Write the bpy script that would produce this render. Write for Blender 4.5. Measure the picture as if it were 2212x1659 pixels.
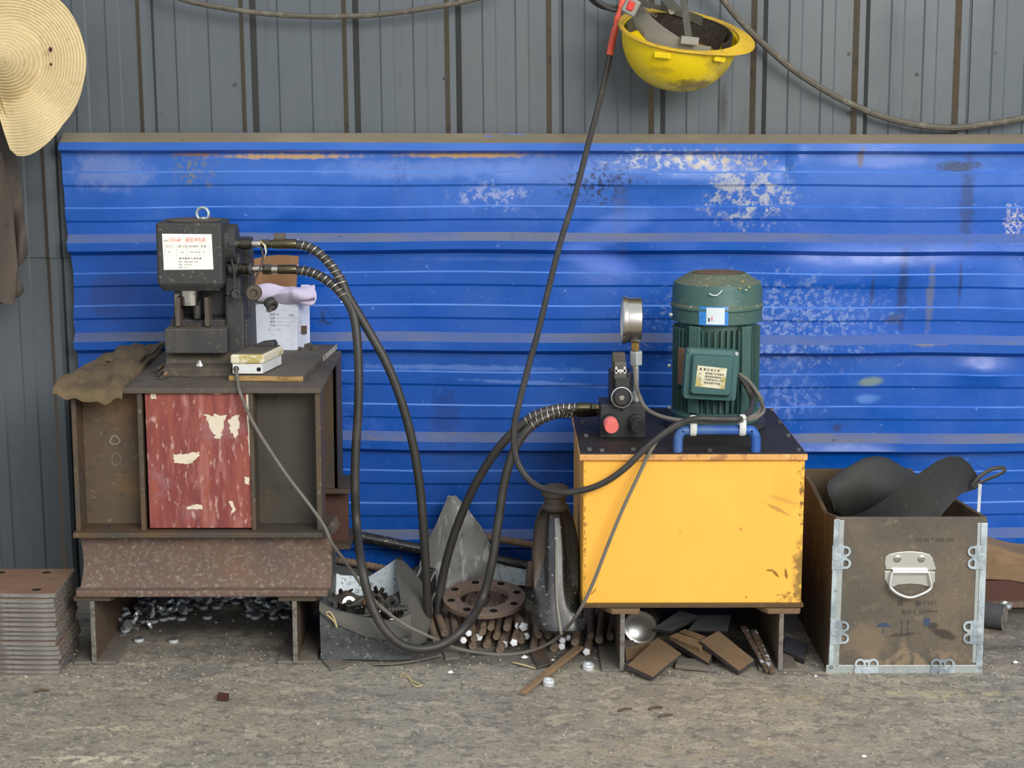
import bpy, bmesh, math, random
from math import sin, cos, tan, pi, radians, atan, atan2, sqrt, exp
from mathutils import Vector, Matrix, Euler
for o in list(bpy.data.objects): bpy.data.objects.remove(o)
S = bpy.context.scene; COL = S.collection
# ---------------------------------------------------------------- camera, world, light, exposure
FPX = 4000.0; CAMH = 1.158; CAMY = -4.0
PITCH = atan(700/FPX); YAW = atan(26/FPX)
cd = bpy.data.cameras.new('camera'); cam = bpy.data.objects.new('camera', cd); COL.objects.link(cam)
cam.location = (0, CAMY, CAMH); cam.rotation_euler = (pi/2-PITCH, 0, -YAW)
cd.sensor_width = 36; cd.sensor_fit = 'HORIZONTAL'; cd.lens = FPX/2212*36; cd.clip_end = 200
S.camera = cam
w = bpy.data.worlds.new('world'); S.world = w; w.use_nodes = True
bg = w.node_tree.nodes['Background']; bg.inputs[0].default_value = (0.90, 0.95, 1.0, 1); bg.inputs[1].default_value = 0.86
def area(name, loc, target, size, power, color):
    l = bpy.data.lights.new(name, 'AREA'); l.shape = 'RECTANGLE'; l.size, l.size_y = size; l.energy = power; l.color = color
    o = bpy.data.objects.new(name, l); COL.objects.link(o); o.location = loc
    o.rotation_euler = (Vector(target)-Vector(loc)).to_track_quat('-Z', 'Y').to_euler(); return o
area('daylight_opening', (2.8, -6.0, 3.4), (0, 0, 0.5), (4.0, 2.4), 420, (1.0, 0.96, 0.90))
S.view_settings.view_transform = 'Standard'; S.view_settings.look = 'None'
S.view_settings.gamma = 1; S.view_settings.use_curve_mapping = False; S.view_settings.exposure = 0.0
# ---------------------------------------------------------------- picture point -> place in the shed
_f = Vector((sin(YAW)*cos(PITCH), cos(YAW)*cos(PITCH), -sin(PITCH))); _r = Vector((cos(YAW), -sin(YAW), 0)); _u = _r.cross(_f)
CO = Vector((0, CAMY, CAMH))
def ray(px, py): return _f+_r*((px-1106)/FPX)+_u*((829.5-py)/FPX)
def P(px, py, y):
    d = ray(px, py); return CO+d*((y-CAMY)/d.y)
def F(px, py, z=0.0):
    d = ray(px, py); return CO+d*((z-CAMH)/d.z)
# ---------------------------------------------------------------- mesh builder
ORIG = {}
class MB:
    def __init__(s): s.v = []; s.f = []; s.m = []; s.cur = 0
    def add(s, vs, fs):
        b = len(s.v); s.v += [tuple(v) for v in vs]
        for f in fs: s.f.append([b+i for i in f]); s.m.append(s.cur)
        return s
    def hexa(s, p): return s.add(p, [(0,3,2,1),(4,5,6,7),(0,1,5,4),(1,2,6,5),(2,3,7,6),(3,0,4,7)])
    def box(s, x0, x1, y0, y1, z0, z1, M=None):
        p = [Vector(q) for q in ((x0,y0,z0),(x1,y0,z0),(x1,y1,z0),(x0,y1,z0),(x0,y0,z1),(x1,y0,z1),(x1,y1,z1),(x0,y1,z1))]
        if M is not None: p = [M@q for q in p]
        return s.hexa(p)
    def obox(s, c, size, rot=(0,0,0)):
        M = Matrix.Translation(c)@Euler(rot).to_matrix().to_4x4(); a, b, d = [q/2 for q in size]
        return s.box(-a, a, -b, b, -d, d, M)
    def prism(s, pts, ext):
        n = len(pts); e = Vector(ext); pts = [Vector(p) for p in pts]
        return s.add(pts+[p+e for p in pts], [list(range(n))[::-1], list(range(n, 2*n))]+[(i, (i+1)%n, n+(i+1)%n, n+i) for i in range(n)])
    def rings(s, rs, close=False, caps=True):
        n = len(rs[0]); vs = [v for r in rs for v in r]; k = len(rs); fs = []
        for i in range(k if close else k-1):
            j = (i+1)%k
            fs += [(i*n+a, i*n+(a+1)%n, j*n+(a+1)%n, j*n+a) for a in range(n)]
        if caps and not close: fs += [list(range(n))[::-1], [(k-1)*n+a for a in range(n)]]
        return s.add(vs, fs)
    def tube(s, pts, r, n=10, close=False, caps=True, flat=None):
        pts = [Vector(p) for p in pts]; k = len(pts); rs = []; up = None
        for i in range(k):
            a = pts[(i-1)%k] if (close or i > 0) else pts[0]; b = pts[(i+1)%k] if (close or i < k-1) else pts[-1]
            t = (b-a).normalized()
            if up is None:
                up = Vector((0,0,1)) if abs(t.z) < .9 else Vector((0,1,0))
            side = t.cross(up).normalized(); up = side.cross(t).normalized()
            q = r[i] if isinstance(r, (list, tuple)) else r
            fa, fb = flat if flat else (1, 1)
            rs.append([pts[i]+side*(cos(2*pi*j/n)*q*fa)+up*(sin(2*pi*j/n)*q*fb) for j in range(n)])
        return s.rings(rs, close, caps)
    def cyl(s, a, b, r, r2=None, n=20): return s.lathe([(0, 0), (r, 0), (r2 if r2 is not None else r, 1), (0, 1)], a, b, n)
    def lathe(s, prof, a, b, n=24, unit=True, close=False):
        a = Vector(a); b = Vector(b); ax = b-a; L = ax.length if unit else 1.0; t = ax.normalized()
        u = t.cross(Vector((0,0,1)) if abs(t.z) < .9 else Vector((1,0,0))).normalized(); w_ = t.cross(u)
        rs = [[a+t*(h*L)+(u*cos(2*pi*j/n)+w_*sin(2*pi*j/n))*max(r, 1e-5) for j in range(n)] for r, h in prof]
        return s.rings(rs, close=close, caps=not close)
    def ball(s, c, r, n=12, sc=(1,1,1)):
        c = Vector(c); rs = []
        for i in range(n//2+1):
            th = pi*i/(n//2); q = max(sin(th), 1e-4)
            rs.append([c+Vector((cos(2*pi*j/n)*q*sc[0], sin(2*pi*j/n)*q*sc[1], -cos(th)*sc[2]))*r for j in range(n)])
        return s.rings(rs)
    def torus(s, c, ax, R, r, n=24, m=8):
        ax = Vector(ax).normalized(); u = ax.cross(Vector((0,0,1)) if abs(ax.z) < .9 else Vector((1,0,0))).normalized(); w_ = ax.cross(u); c = Vector(c)
        rs = []
        for i in range(n):
            d = u*cos(2*pi*i/n)+w_*sin(2*pi*i/n)
            rs.append([c+d*(R+r*cos(2*pi*j/m))+ax*(r*sin(2*pi*j/m)) for j in range(m)])
        return s.rings(rs, close=True)
    def grid(s, fn, nu, nv, closeu=False):
        vs = [fn(i/nu, j/nv) for j in range(nv+1) for i in range(nu+1)]; w_ = nu+1
        return s.add(vs, [(j*w_+i, j*w_+i+1, (j+1)*w_+i+1, (j+1)*w_+i) for j in range(nv) for i in range(nu)])
    def slab(s, fn, nu, nv, th):
        """a sheet with thickness: fn(u,v) -> Vector, th -> offset vector"""
        w_ = nu+1; th = Vector(th)
        a = [Vector(fn(i/nu, j/nv)) for j in range(nv+1) for i in range(nu+1)]; N = len(a)
        fs = [(j*w_+i, j*w_+i+1, (j+1)*w_+i+1, (j+1)*w_+i) for j in range(nv) for i in range(nu)]
        fs += [(N+j*w_+i, N+(j+1)*w_+i, N+(j+1)*w_+i+1, N+j*w_+i+1) for j in range(nv) for i in range(nu)]
        for i in range(nu): fs += [(i+1, i, N+i, N+i+1), (nv*w_+i, nv*w_+i+1, N+nv*w_+i+1, N+nv*w_+i)]
        for j in range(nv): fs += [(j*w_, (j+1)*w_, N+(j+1)*w_, N+j*w_), ((j+1)*w_+nu, j*w_+nu, N+j*w_+nu, N+(j+1)*w_+nu)]
        return s.add(a+[p+th for p in a], fs)
    def build(s, name, mats, parent=None, smooth=False, bevel=0, origin=None, seg=2, label=None, fixn=True):
        me = bpy.data.meshes.new(name)
        if parent is not None: og = ORIG[parent.name]
        elif origin is not None: og = Vector(origin)
        else:
            xs = [v[0] for v in s.v]; ys = [v[1] for v in s.v]; zs = [v[2] for v in s.v]
            og = Vector(((min(xs)+max(xs))/2, (min(ys)+max(ys))/2, min(zs)))
        me.from_pydata([(v[0]-og.x, v[1]-og.y, v[2]-og.z) for v in s.v], [], s.f)
        if not isinstance(mats, (list, tuple)): mats = [mats]
        for m in mats: me.materials.append(m)
        me.polygons.foreach_set('material_index', s.m); me.update()
        if fixn:
            bm = bmesh.new(); bm.from_mesh(me); bmesh.ops.recalc_face_normals(bm, faces=bm.faces); bm.to_mesh(me); bm.free()
        if smooth:
            me.polygons.foreach_set('use_smooth', [True]*len(me.polygons)); me.set_sharp_from_angle(angle=radians(smooth if smooth is not True else 40))
        o = bpy.data.objects.new(name, me); COL.objects.link(o)
        if parent is not None: o.parent = parent
        else: o.location = og
        if bevel:
            b = o.modifiers.new('bevel', 'BEVEL'); b.width = bevel; b.segments = seg; b.limit_method = 'ANGLE'; b.angle_limit = radians(40)
        if label: o['label'] = label
        ORIG[o.name] = og; return o
def tag(o, label, cat, group=None, kind=None):
    o['label'] = label; o['category'] = cat
    if group: o['group'] = group
    if kind: o['kind'] = kind
    return o
def thing(name, label, cat, loc, group=None):
    o = bpy.data.objects.new(name, None); COL.objects.link(o); o.location = loc; o.empty_display_size = .05
    ORIG[o.name] = Vector(loc); return tag(o, label, cat, group)
def struct(o): o['kind'] = 'structure'; return o
def cut(o, cutter):
    c = cutter.build('cut_tmp', MT['hole']); m = o.modifiers.new('b', 'BOOLEAN'); m.operation = 'DIFFERENCE'; m.object = c; m.solver = 'EXACT'; m.material_mode = 'TRANSFER'
    bpy.context.view_layer.update(); dg = bpy.context.evaluated_depsgraph_get()
    me = bpy.data.meshes.new_from_object(o.evaluated_get(dg)); o.modifiers.clear(); o.data = me
    bpy.data.objects.remove(c); return o
def cat(pts, n=10, close=False):
    pts = [Vector(p) for p in pts]; k = len(pts); out = []
    for i in range(k if close else k-1):
        if close: a, b, c, d = pts[(i-1)%k], pts[i], pts[(i+1)%k], pts[(i+2)%k]
        else: a = pts[max(i-1, 0)]; b = pts[i]; c = pts[i+1]; d = pts[min(i+2, k-1)]
        for j in range(n):
            t = j/n; out.append(.5*((2*b)+(c-a)*t+(2*a-5*b+4*c-d)*t*t+(3*b-a-3*c+d)*t**3))
    if not close: out.append(pts[-1])
    return out
def pp(lst): return [P(*q) for q in lst]
def interp(x, tab):
    if x <= tab[0][0]: return tab[0][1]
    for (a, b), (c, d) in zip(tab, tab[1:]):
        if x <= c: return b+(d-b)*(x-a)/(c-a)
    return tab[-1][1]
def pbox(mb, x0, x1, y0, y1, yd, dep):
    """box whose front face covers that piece of the picture at distance yd"""
    ym = (y0+y1)/2; xm = (x0+x1)/2; X0 = P(x0, ym, yd).x; X1 = P(x1, ym, yd).x; Z1 = P(xm, y0, yd).z; Z0 = P(xm, y1, yd).z
    return mb.box(X0, X1, yd, yd+dep, Z0, Z1)
# ---------------------------------------------------------------- materials
MT = {}
def lin(c):
    if len(c) == 4: c = c[:3]
    return tuple(((q/255)/12.92 if q/255 <= .04045 else ((q/255+.055)/1.055)**2.4) for q in c)+(1,)
class NT:
    def __init__(s, name):
        m = bpy.data.materials.new(name); m.use_nodes = True; s.m = m; s.t = m.node_tree; s.b = s.t.nodes['Principled BSDF']
        s.co = s.t.nodes.new('ShaderNodeTexCoord').outputs['Object']
    def n(s, kind, **kw):
        x = s.t.nodes.new('ShaderNode'+kind)
        for k, v in kw.items():
            if k.startswith('i_'): x.inputs[k[2:].replace('_', ' ')].default_value = v
            else: setattr(x, k, v)
        return x
    def L(s, a, b): s.t.links.new(a, b)
    def noise(s, scale, detail=5, rough=.6, stretch=(1,1,1), dist=0, off=0):
        key = (scale, detail, rough, stretch, dist, off)
        if not hasattr(s, 'cache'): s.cache = {}
        if key not in s.cache: s.cache[key] = s._noise(*key)
        return s.cache[key]
    def _noise(s, scale, detail, rough, stretch, dist, off):
        mp = s.n('Mapping'); mp.inputs['Scale'].default_value = stretch; mp.inputs['Location'].default_value = (off, off*1.7, off*.6); s.L(s.co, mp.inputs[0])
        t = s.n('TexNoise'); t.inputs['Scale'].default_value = scale; t.inputs['Detail'].default_value = detail; t.inputs['Roughness'].default_value = rough; t.inputs['Distortion'].default_value = dist
        s.L(mp.outputs[0], t.inputs['Vector']); return t.outputs[0]
    def ramp(s, x, lo, hi, a=0., b=1.):
        r = s.n('MapRange', interpolation_type='SMOOTHSTEP'); s.L(x, r.inputs[0])
        for i, v in enumerate((lo, hi, a, b)): r.inputs[i+1].default_value = v
        return r.outputs[0]
    def math(s, op, a, b=None):
        x = s.n('Math', operation=op)
        for i, q in enumerate((a, b)):
            if q is None: continue
            if isinstance(q, (int, float)): x.inputs[i].default_value = q
            else: s.L(q, x.inputs[i])
        return x.outputs[0]
    def mix(s, fac, a, b):
        x = s.n('Mix', data_type='RGBA')
        for i, q in ((0, fac), (6, a), (7, b)):
            if isinstance(q, (int, float)): x.inputs[i].default_value = q
            elif isinstance(q, tuple): x.inputs[i].default_value = q
            else: s.L(q, x.inputs[i])
        return x.outputs[2]
def mat(name, base, rough=.6, metal=0., layers=(), spots=(), bump=None, spec=.5, roughvar=None, origin=(0,0,0), extra=None):
    """layers: (scale, lo, hi, colour, strength, stretch); spots: (centre, radii, colour, strength, edge noise scale, edge noise amount)"""
    k = NT(name); col = lin(base)
    for i, l in enumerate(layers):
        sc, lo, hi, c, st = l[:5]
        if lo >= .6 and sc >= 40 and hi-lo < .11: lo, hi = lo-.045, hi-.03
        stretch = l[5] if len(l) > 5 else (1,1,1)
        f = k.ramp(k.noise(sc, 6, .62, stretch, off=i*3.7+1), lo, hi, 0, st)
        col = k.mix(f, col, lin(c))
    masks = []
    for i, sp in enumerate(spots):
        c, r, colr, st = sp[:4]; ns = sp[4] if len(sp) > 4 else 30; na = sp[5] if len(sp) > 5 else .5; ang = sp[6] if len(sp) > 6 else 0
        mp = k.n('Mapping', vector_type='TEXTURE'); mp.inputs['Location'].default_value = tuple(a-b for a, b in zip(c, origin)); mp.inputs['Scale'].default_value = r; mp.inputs['Rotation'].default_value = (0, ang, 0)
        k.L(k.co, mp.inputs[0]); ln = k.n('VectorMath', operation='LENGTH'); k.L(mp.outputs[0], ln.inputs[0])
        x = k.math('ADD', ln.outputs['Value'], k.math('MULTIPLY', k.math('SUBTRACT', k.noise(ns, 5, .7), .5), na*2.6))
        f = k.ramp(x, sp[7] if len(sp) > 7 else .35, 1.05, st, 0)
        if na >= .95: f = k.math('MULTIPLY', f, k.ramp(k.noise(ns*1.6, 6, .7), .47, .56))
        col = k.mix(f, col, lin(colr))
    if isinstance(col, tuple): k.b.inputs['Base Color'].default_value = col
    else: k.L(col, k.b.inputs['Base Color'])
    k.b.inputs['Metallic'].default_value = metal; k.b.inputs['Roughness'].default_value = rough
    k.b.inputs['Specular IOR Level'].default_value = spec
    if roughvar: k.L(k.ramp(k.noise(roughvar[0], 4), .35, .65, roughvar[1], roughvar[2]), k.b.inputs['Roughness'])
    if bump:
        bm = k.n('Bump'); bm.inputs['Strength'].default_value = bump[1]; bm.inputs['Distance'].default_value = bump[2] if len(bump) > 2 else .002
        k.L(k.noise(bump[0], 8, .65, bump[3] if len(bump) > 3 else (1,1,1)), bm.inputs['Height']); k.L(bm.outputs[0], k.b.inputs['Normal'])
    if extra: extra(k)
    MT[name] = k.m; return k.m
mat('hole', (20,18,16), .9)  # near black painted in for the shade inside holes; the button shares it
mat('grey_wall', (87,95,101), .5, 0, [(2.2,.35,.7,(96,99,98),.6,(1,1,.6)), (9,.5,.7,(80,88,94),.5,(2,1,.15)), (40,.6,.72,(74,80,82),.5,(1,1,.12)), (90,.7,.75,(60,64,64),.5), (160,.70,.74,(150,154,150),.2), (25,.66,.75,(104,96,82),.35,(1.2,1,.1))],
    [((.0,0,.873),(3.5,.5,.028),(78,86,92),.55,20,.15), ((.478,-.02,.94),(.013,.05,.06),(176,160,132),.85,40,.4), ((.478,-.02,1.06),(.014,.05,.07),(48,46,44),.8,40,.4)], (30,.1,.002), roughvar=(5,.4,.6))
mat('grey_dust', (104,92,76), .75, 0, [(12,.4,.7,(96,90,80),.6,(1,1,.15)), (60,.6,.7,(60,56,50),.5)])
mat('grey_flank_shade', (44,46,46), .7, 0, [(12,.4,.7,(56,58,56),.6,(1,1,.15))])  # shade of the falling rib flanks, painted in as a darker grey
BL = [(3,.42,.72,(2,88,184),.6), (7,.56,.76,(56,118,204),.35,(.6,1,1)), (60,.71,.78,(120,160,220),.5), (110,.72,.76,(150,180,225),.5), (30,.68,.76,(24,40,74),.5), (22,.72,.80,(130,128,110),.5), (14,.62,.8,(60,70,110),.4,(1,1,.1))]
def wsp(px, py, rx, ry, c, st, ns=30, na=.6, ang=0):
    p = P(px, py, -.035); return ((p.x, p.y, p.z), (rx*.001, .2, ry*.001), c, st, ns, na, ang)
BS = [wsp(1106,330,2400,150,(76,128,214),.38,5,.5), wsp(1900,640,700,260,(30,98,200),.2,4,.6), wsp(420,370,60,40,(120,120,104),.8,60,1.0), wsp(620,338,190,7,(196,160,104),.9,50,.8), wsp(1010,336,180,7,(200,158,88),.9,50,.8), wsp(420,334,60,5,(150,110,70),.8,50,.8),  # first spot pales the upper third: dust with gloss from above painted in
    wsp(240,370,110,50,(132,150,196),.5,20,.7), wsp(900,365,260,28,(104,136,206),.7,14,.7), wsp(1200,370,200,40,(110,142,214),.55,12,.6), wsp(1440,345,150,26,(196,196,190),.75,40,1.2), wsp(1560,345,120,20,(196,178,130),.75,45,1.2), wsp(1620,420,110,80,(176,176,176),.8,30,1.1),
    wsp(1060,425,90,36,(150,162,200),.7,36,1.0), wsp(1300,400,90,50,(24,30,54),.8,60,1.2), wsp(1340,470,25,110,(60,84,140),.6,50,.8), wsp(1290,560,110,32,(76,116,212),.8,10,.25,.3), wsp(1330,490,110,40,(90,128,214),.5,10,.3,-.4),
    wsp(1900,345,160,22,(110,140,214),.7,14,.5), wsp(2070,360,60,14,(50,56,60),.75,60,.9), wsp(2090,440,20,130,(40,52,80),.55,70,.8), wsp(1860,340,10,30,(110,96,60),.7,50,.5), wsp(2190,480,28,42,(196,186,190),.85,70,1.1),
    wsp(1885,620,6,60,(40,50,76),.6,60,.7), wsp(1950,610,14,110,(30,46,86),.7,60,.9), wsp(2010,640,12,90,(110,110,110),.6,60,.7), wsp(2075,610,5,70,(34,44,80),.7,60,.7), wsp(1930,690,24,14,(70,74,90),.6,60,.8), wsp(2010,735,56,12,(150,132,100),.8,40,.8),
    wsp(1880,825,34,13,(120,142,130),.85,30,.3,-.1), wsp(1875,862,36,14,(90,140,216),.7,30,.4), wsp(1810,925,16,12,(40,52,90),.7,50,.8), wsp(1700,860,90,60,(110,140,210),.6,40,1.0),
    wsp(2090,550,160,40,(60,110,216),.4,10,.5), wsp(1830,560,150,60,(80,124,220),.45,6,.5), wsp(1650,700,300,120,(150,170,210),.5,50,1.0), wsp(780,930,60,60,(60,100,200),.45,40,1.0), wsp(705,690,28,26,(24,40,80),.8,40,1.0), wsp(240,640,60,80,(40,60,120),.45,20,.8), wsp(720,860,60,100,(70,110,200),.35,40,1),
    wsp(960,900,40,90,(20,50,120),.5,60,.9), wsp(540,510,50,8,(130,120,100),.8,40,.6), wsp(860,400,30,100,(30,60,120),.3,60,1), wsp(1130,560,300,6,(110,140,210),.2), wsp(1000,795,300,8,(110,150,216),.5,20,.8,.02), wsp(1200,830,260,6,(110,150,220),.5,20,.8,.05)]
mat('blue_paint', (0,79,172), .33, 0, BL, BS, (14,.25,.004,(.6,1,1)), spec=.55, origin=(0,-.03,0), roughvar=(6,.26,.5))
mat('blue_dust', (84,106,160), .6, 0, [(8,.40,.66,(116,118,126),.75,(.5,1,1)), (40,.6,.75,(120,114,98),.6,(.4,1,1)), (90,.66,.72,(60,60,66),.5)], BS[:4], origin=(0,-.03,0))
mat('blue_lit_line', (96,140,214), .4, 0, [(5,.45,.66,(30,94,194),.8,(.4,1,1)), (30,.6,.7,(120,126,140),.5)])  # paler blue painting the light caught on the small ribs' upper edges
mat('blue_top', (116,108,92), .75, 0, [(10,.45,.7,(140,130,108),.7,(.4,1,1)), (18,.62,.7,(70,112,200),.8,(.3,1,1)), (60,.66,.72,(60,60,66),.4)])
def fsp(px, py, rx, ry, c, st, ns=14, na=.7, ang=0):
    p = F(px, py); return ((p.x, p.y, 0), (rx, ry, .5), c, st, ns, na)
def floor_extra(k):
    bm = k.n('Bump'); bm.inputs['Strength'].default_value = .55; bm.inputs['Distance'].default_value = .004
    h = k.math('ADD', k.math('MULTIPLY', k.noise(55, 8, .7), .7), k.math('MULTIPLY', k.noise(9, 5, .6, (1,.5,1)), .9)); k.L(h, bm.inputs['Height']); k.L(bm.outputs[0], k.b.inputs['Normal'])
mat('concrete', (148,142,130), .88, 0, [(1.6,.4,.65,(148,136,116),.6), (6,.42,.68,(116,112,105),.6,(.8,1.2,1)), (20,.54,.62,(178,169,150),.6,(.85,1.25,1)), (34,.53,.60,(98,96,91),.6,(.95,1.1,1)), (80,.56,.62,(184,176,158),.5), (130,.55,.62,(76,74,70),.6)],
    [fsp(220,1575,.11,.02,(196,188,160),.75,30,1.1), fsp(200,1640,.12,.03,(206,200,174),.85,30,1.1), fsp(310,1435,.06,.02,(196,190,160),.7,40,1), fsp(290,1487,.06,.012,(180,174,150),.6,40,1), fsp(2050,1500,.18,.035,(180,170,132),.7,24,1), fsp(1700,1510,.12,.03,(176,164,128),.6,30,1.1), fsp(1500,1620,.4,.06,(164,148,120),.4,20,1),
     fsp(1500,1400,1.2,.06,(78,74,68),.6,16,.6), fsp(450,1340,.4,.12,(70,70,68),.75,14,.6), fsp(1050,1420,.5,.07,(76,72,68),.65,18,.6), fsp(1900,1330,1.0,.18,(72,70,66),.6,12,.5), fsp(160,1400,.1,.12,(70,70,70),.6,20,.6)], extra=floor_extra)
RL = [(5,.4,.65,(88,70,52),.7), (14,.5,.7,(118,84,52),.45), (45,.55,.7,(60,54,48),.5), (100,.64,.7,(128,116,100),.4)]
mat('mill_steel', (74,68,60), .62, .15, [(4,.42,.62,(104,78,50),.75), (12,.5,.72,(84,76,66),.5), (40,.58,.7,(54,50,46),.5), (110,.66,.71,(150,142,128),.4)], bump=(70,.25,.001))
mat('floor_dust', (112,106,96), .88, 0, [(30,.45,.65,(92,88,80),.7), (90,.6,.7,(140,132,118),.4)])
mat('dark_web', (70,66,58), .6, .1, [(5,.46,.66,(100,76,50),.55), (30,.58,.7,(50,46,42),.5), (110,.68,.72,(130,122,110),.35)], bump=(60,.2,.001))
mat('rust_web', (92,78,62), .68, .05, [(5,.44,.62,(122,90,54),.7), (9,.55,.7,(70,66,60),.7), (60,.6,.7,(60,52,44),.4), (110,.66,.7,(150,138,120),.4)], bump=(60,.25,.001))
mat('rust_beam', (104,84,74), .78, 0, [(5,.46,.66,(122,90,64),.6), (4,.5,.66,(92,82,76),.7), (90,.5,.66,(132,122,110),.5), (120,.6,.68,(166,152,136),.45)], bump=(50,.4,.0015))
mat('cut_steel', (120,116,108), .6, .2, [(60,.45,.6,(80,74,66),.7), (150,.6,.68,(170,166,156),.6)], bump=(120,.5,.001))
mat('red_rust', (82,54,46), .75, 0, [(6,.45,.65,(96,62,48),.7), (40,.56,.7,(60,44,38),.5)], bump=(60,.3,.001))
mat('plate_top', (124,94,72), .75, 0, [(7,.42,.65,(134,106,84),.7), (30,.56,.7,(96,74,58),.5), (100,.62,.7,(146,126,108),.35)], bump=(70,.25,.001))
mat('plate_edge', (116,112,106), .65, .1, [(20,.42,.58,(92,84,78),.6,(.4,1,3)), (60,.46,.6,(152,148,140),.7,(.3,1,4)), (120,.58,.66,(58,52,48),.6,(1,1,.2))], bump=(120,.5,.001))
def rb(c1, c2, dens=400):
    def ex(k):
        pass
    return ex
mat('rebar', (118,102,86), .75, .0, [(20,.42,.6,(128,100,76),.6), (60,.52,.66,(74,64,56),.6), (140,.62,.7,(150,136,118),.4)], bump=(160,.6,.0015))
mat('ring_rust', (116,100,88), .78, .0, [(9,.42,.62,(124,102,84),.6), (30,.55,.7,(84,72,66),.6), (110,.6,.7,(140,124,112),.4)], bump=(70,.3,.001))
mat('orange_rust', (132,78,42), .85, 0, [(60,.5,.65,(96,60,38),.7)])
mat('white_tip', (236,240,244), .5, 0, [(90,.58,.66,(150,156,160),.6)], bump=(90,.4,.001))
mat('slug_steel', (122,122,122), .4, .5, [(40,.55,.7,(62,60,58),.6)])
mat('slug_side', (222,228,232), .32, .35)
mat('white_shard', (225,226,222), .6)
mat('cast_black', (58,58,58), .6, .1, [(9,.45,.65,(72,68,62),.6), (60,.62,.7,(96,92,84),.45), (150,.68,.71,(170,168,160),.6)], bump=(80,.2,.001))
mat('dusty_black', (88,80,70), .8, 0, [(20,.45,.65,(70,64,56),.6), (90,.6,.7,(120,112,98),.4)], bump=(60,.3,.001))
mat('machined', (70,70,70), .5, .4, [(15,.45,.7,(92,88,80),.6,(3,3,.4)), (90,.6,.68,(110,106,98),.4)])
mat('chrome', (240,240,236), .36, 1)
mat('bright_steel', (205,200,192), .25, 1, [(60,.55,.7,(120,110,98),.5)])
mat('oily_steel', (92,88,78), .3, .9, [(50,.5,.62,(50,44,38),.8), (110,.6,.68,(150,140,110),.5)])
mat('oily_brass', (98,92,72), .3, .9, [(60,.5,.62,(60,52,40),.8)])
mat('brass', (196,160,98), .3, 1, [(90,.55,.7,(120,96,60),.5)])
mat('zinc', (196,204,204), .4, .7, [(40,.5,.7,(140,146,148),.5), (120,.62,.68,(236,240,240),.5)])
mat('galvanised', (196,208,214), .42, .35, [(14,.45,.62,(126,138,146),.8,(1,1,.5)), (50,.54,.66,(206,220,226),.6), (100,.66,.7,(96,100,100),.5)], bump=(60,.3,.001))
mat('rubber', (52,50,47), .55, 0, [(18,.5,.7,(78,72,64),.6), (100,.64,.7,(98,92,82),.3)], bump=(90,.25,.001))
mat('cable_rubber', (52,50,47), .5, 0, [(14,.5,.7,(78,72,64),.6), (90,.6,.7,(52,50,46),.5)], bump=(120,.3,.001))
mat('dusty_cable', (92,86,76), .7, 0, [(40,.5,.64,(120,114,100),.7), (90,.56,.68,(56,52,48),.6)], bump=(120,.4,.001))
mat('grey_cord', (112,108,100), .6, 0, [(20,.45,.7,(90,84,76),.6)])
mat('spring_wire', (232,226,208), .22, 1)
mat('rubber_sheet', (52,53,52), .6, 0, [(8,.42,.7,(62,61,57),.7), (40,.6,.72,(92,84,76),.3), (120,.66,.7,(84,84,80),.3)], bump=(70,.15,.001), spec=.4)
mat('shiny_pipe', (42,44,42), .3, .2, [(40,.55,.7,(84,82,74),.6), (140,.66,.7,(190,190,180),.6)], bump=(120,.4,.001))
mat('yellow_paint', (254,190,60), .55, 0, [(3,.4,.7,(255,196,74),.6), (200,.72,.74,(170,120,60),.5)], [], spec=.35)
mat('yellow_edge', (216,160,92), .65, 0, [(30,.5,.62,(150,104,72),.8), (90,.6,.68,(230,190,130),.6)])
mat('brown_lip', (84,64,34), .6, 0, [(5,.66,.68,(210,170,120),.9), (60,.5,.7,(110,84,40),.5)])
mat('lid_black', (40,34,30), .62, .1, [(10,.45,.7,(56,47,40),.6), (90,.66,.7,(92,80,66),.3)], bump=(50,.15,.001))
mat('motor_green', (60,94,91), .5, .1, [(8,.42,.65,(72,98,88),.65), (40,.52,.66,(88,100,86),.5), (130,.68,.71,(140,150,136),.4)], spec=.4)
mat('motor_dust', (106,104,86), .8, 0, [(7,.4,.6,(76,98,84),.8), (60,.56,.68,(126,122,104),.5), (130,.67,.7,(200,204,180),.7)])
mat('vent_grille', (92,76,62), .8, 0, [(60,.5,.65,(62,52,42),.7)])
mat('box_green', (62,98,96), .42, .05, [(8,.45,.7,(72,106,102),.6), (100,.66,.7,(112,128,120),.4)])
mat('sticker_blue', (52,128,206), .35, 0, [(30,.6,.7,(130,176,220),.6)])
mat('sticker_white', (212,222,226), .4, 0, [(70,.58,.66,(180,196,206),.6)])
mat('label_white', (252,250,238), .35)
mat('label_cream', (216,210,182), .5, 0, [(18,.52,.58,(176,158,84),.9)])
mat('ink', (70,66,62), .7); mat('grey_ink', (150,150,146), .7); mat('red_ink', (236,116,96), .6); mat('faint_ink', (70,66,60), .8); mat('blue_ink', (58,72,98), .8)
mat('valve_black', (44,44,45), .55, 0, [(14,.5,.7,(58,56,53),.6), (130,.66,.7,(86,82,76),.4)])
mat('valve_dust', (92,88,80), .7, 0, [(30,.5,.65,(66,62,58),.7)])
mat('white_plastic', (216,218,216), .45, 0, [(50,.56,.7,(170,168,160),.5)])
mat('red_knob', (242,122,114), .5, 0, [(40,.55,.7,(240,140,130),.5)])
mat('blue_handle', (44,92,168), .5, 0, [(12,.42,.66,(84,112,156),.7), (90,.62,.7,(30,40,60),.5)])
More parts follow.
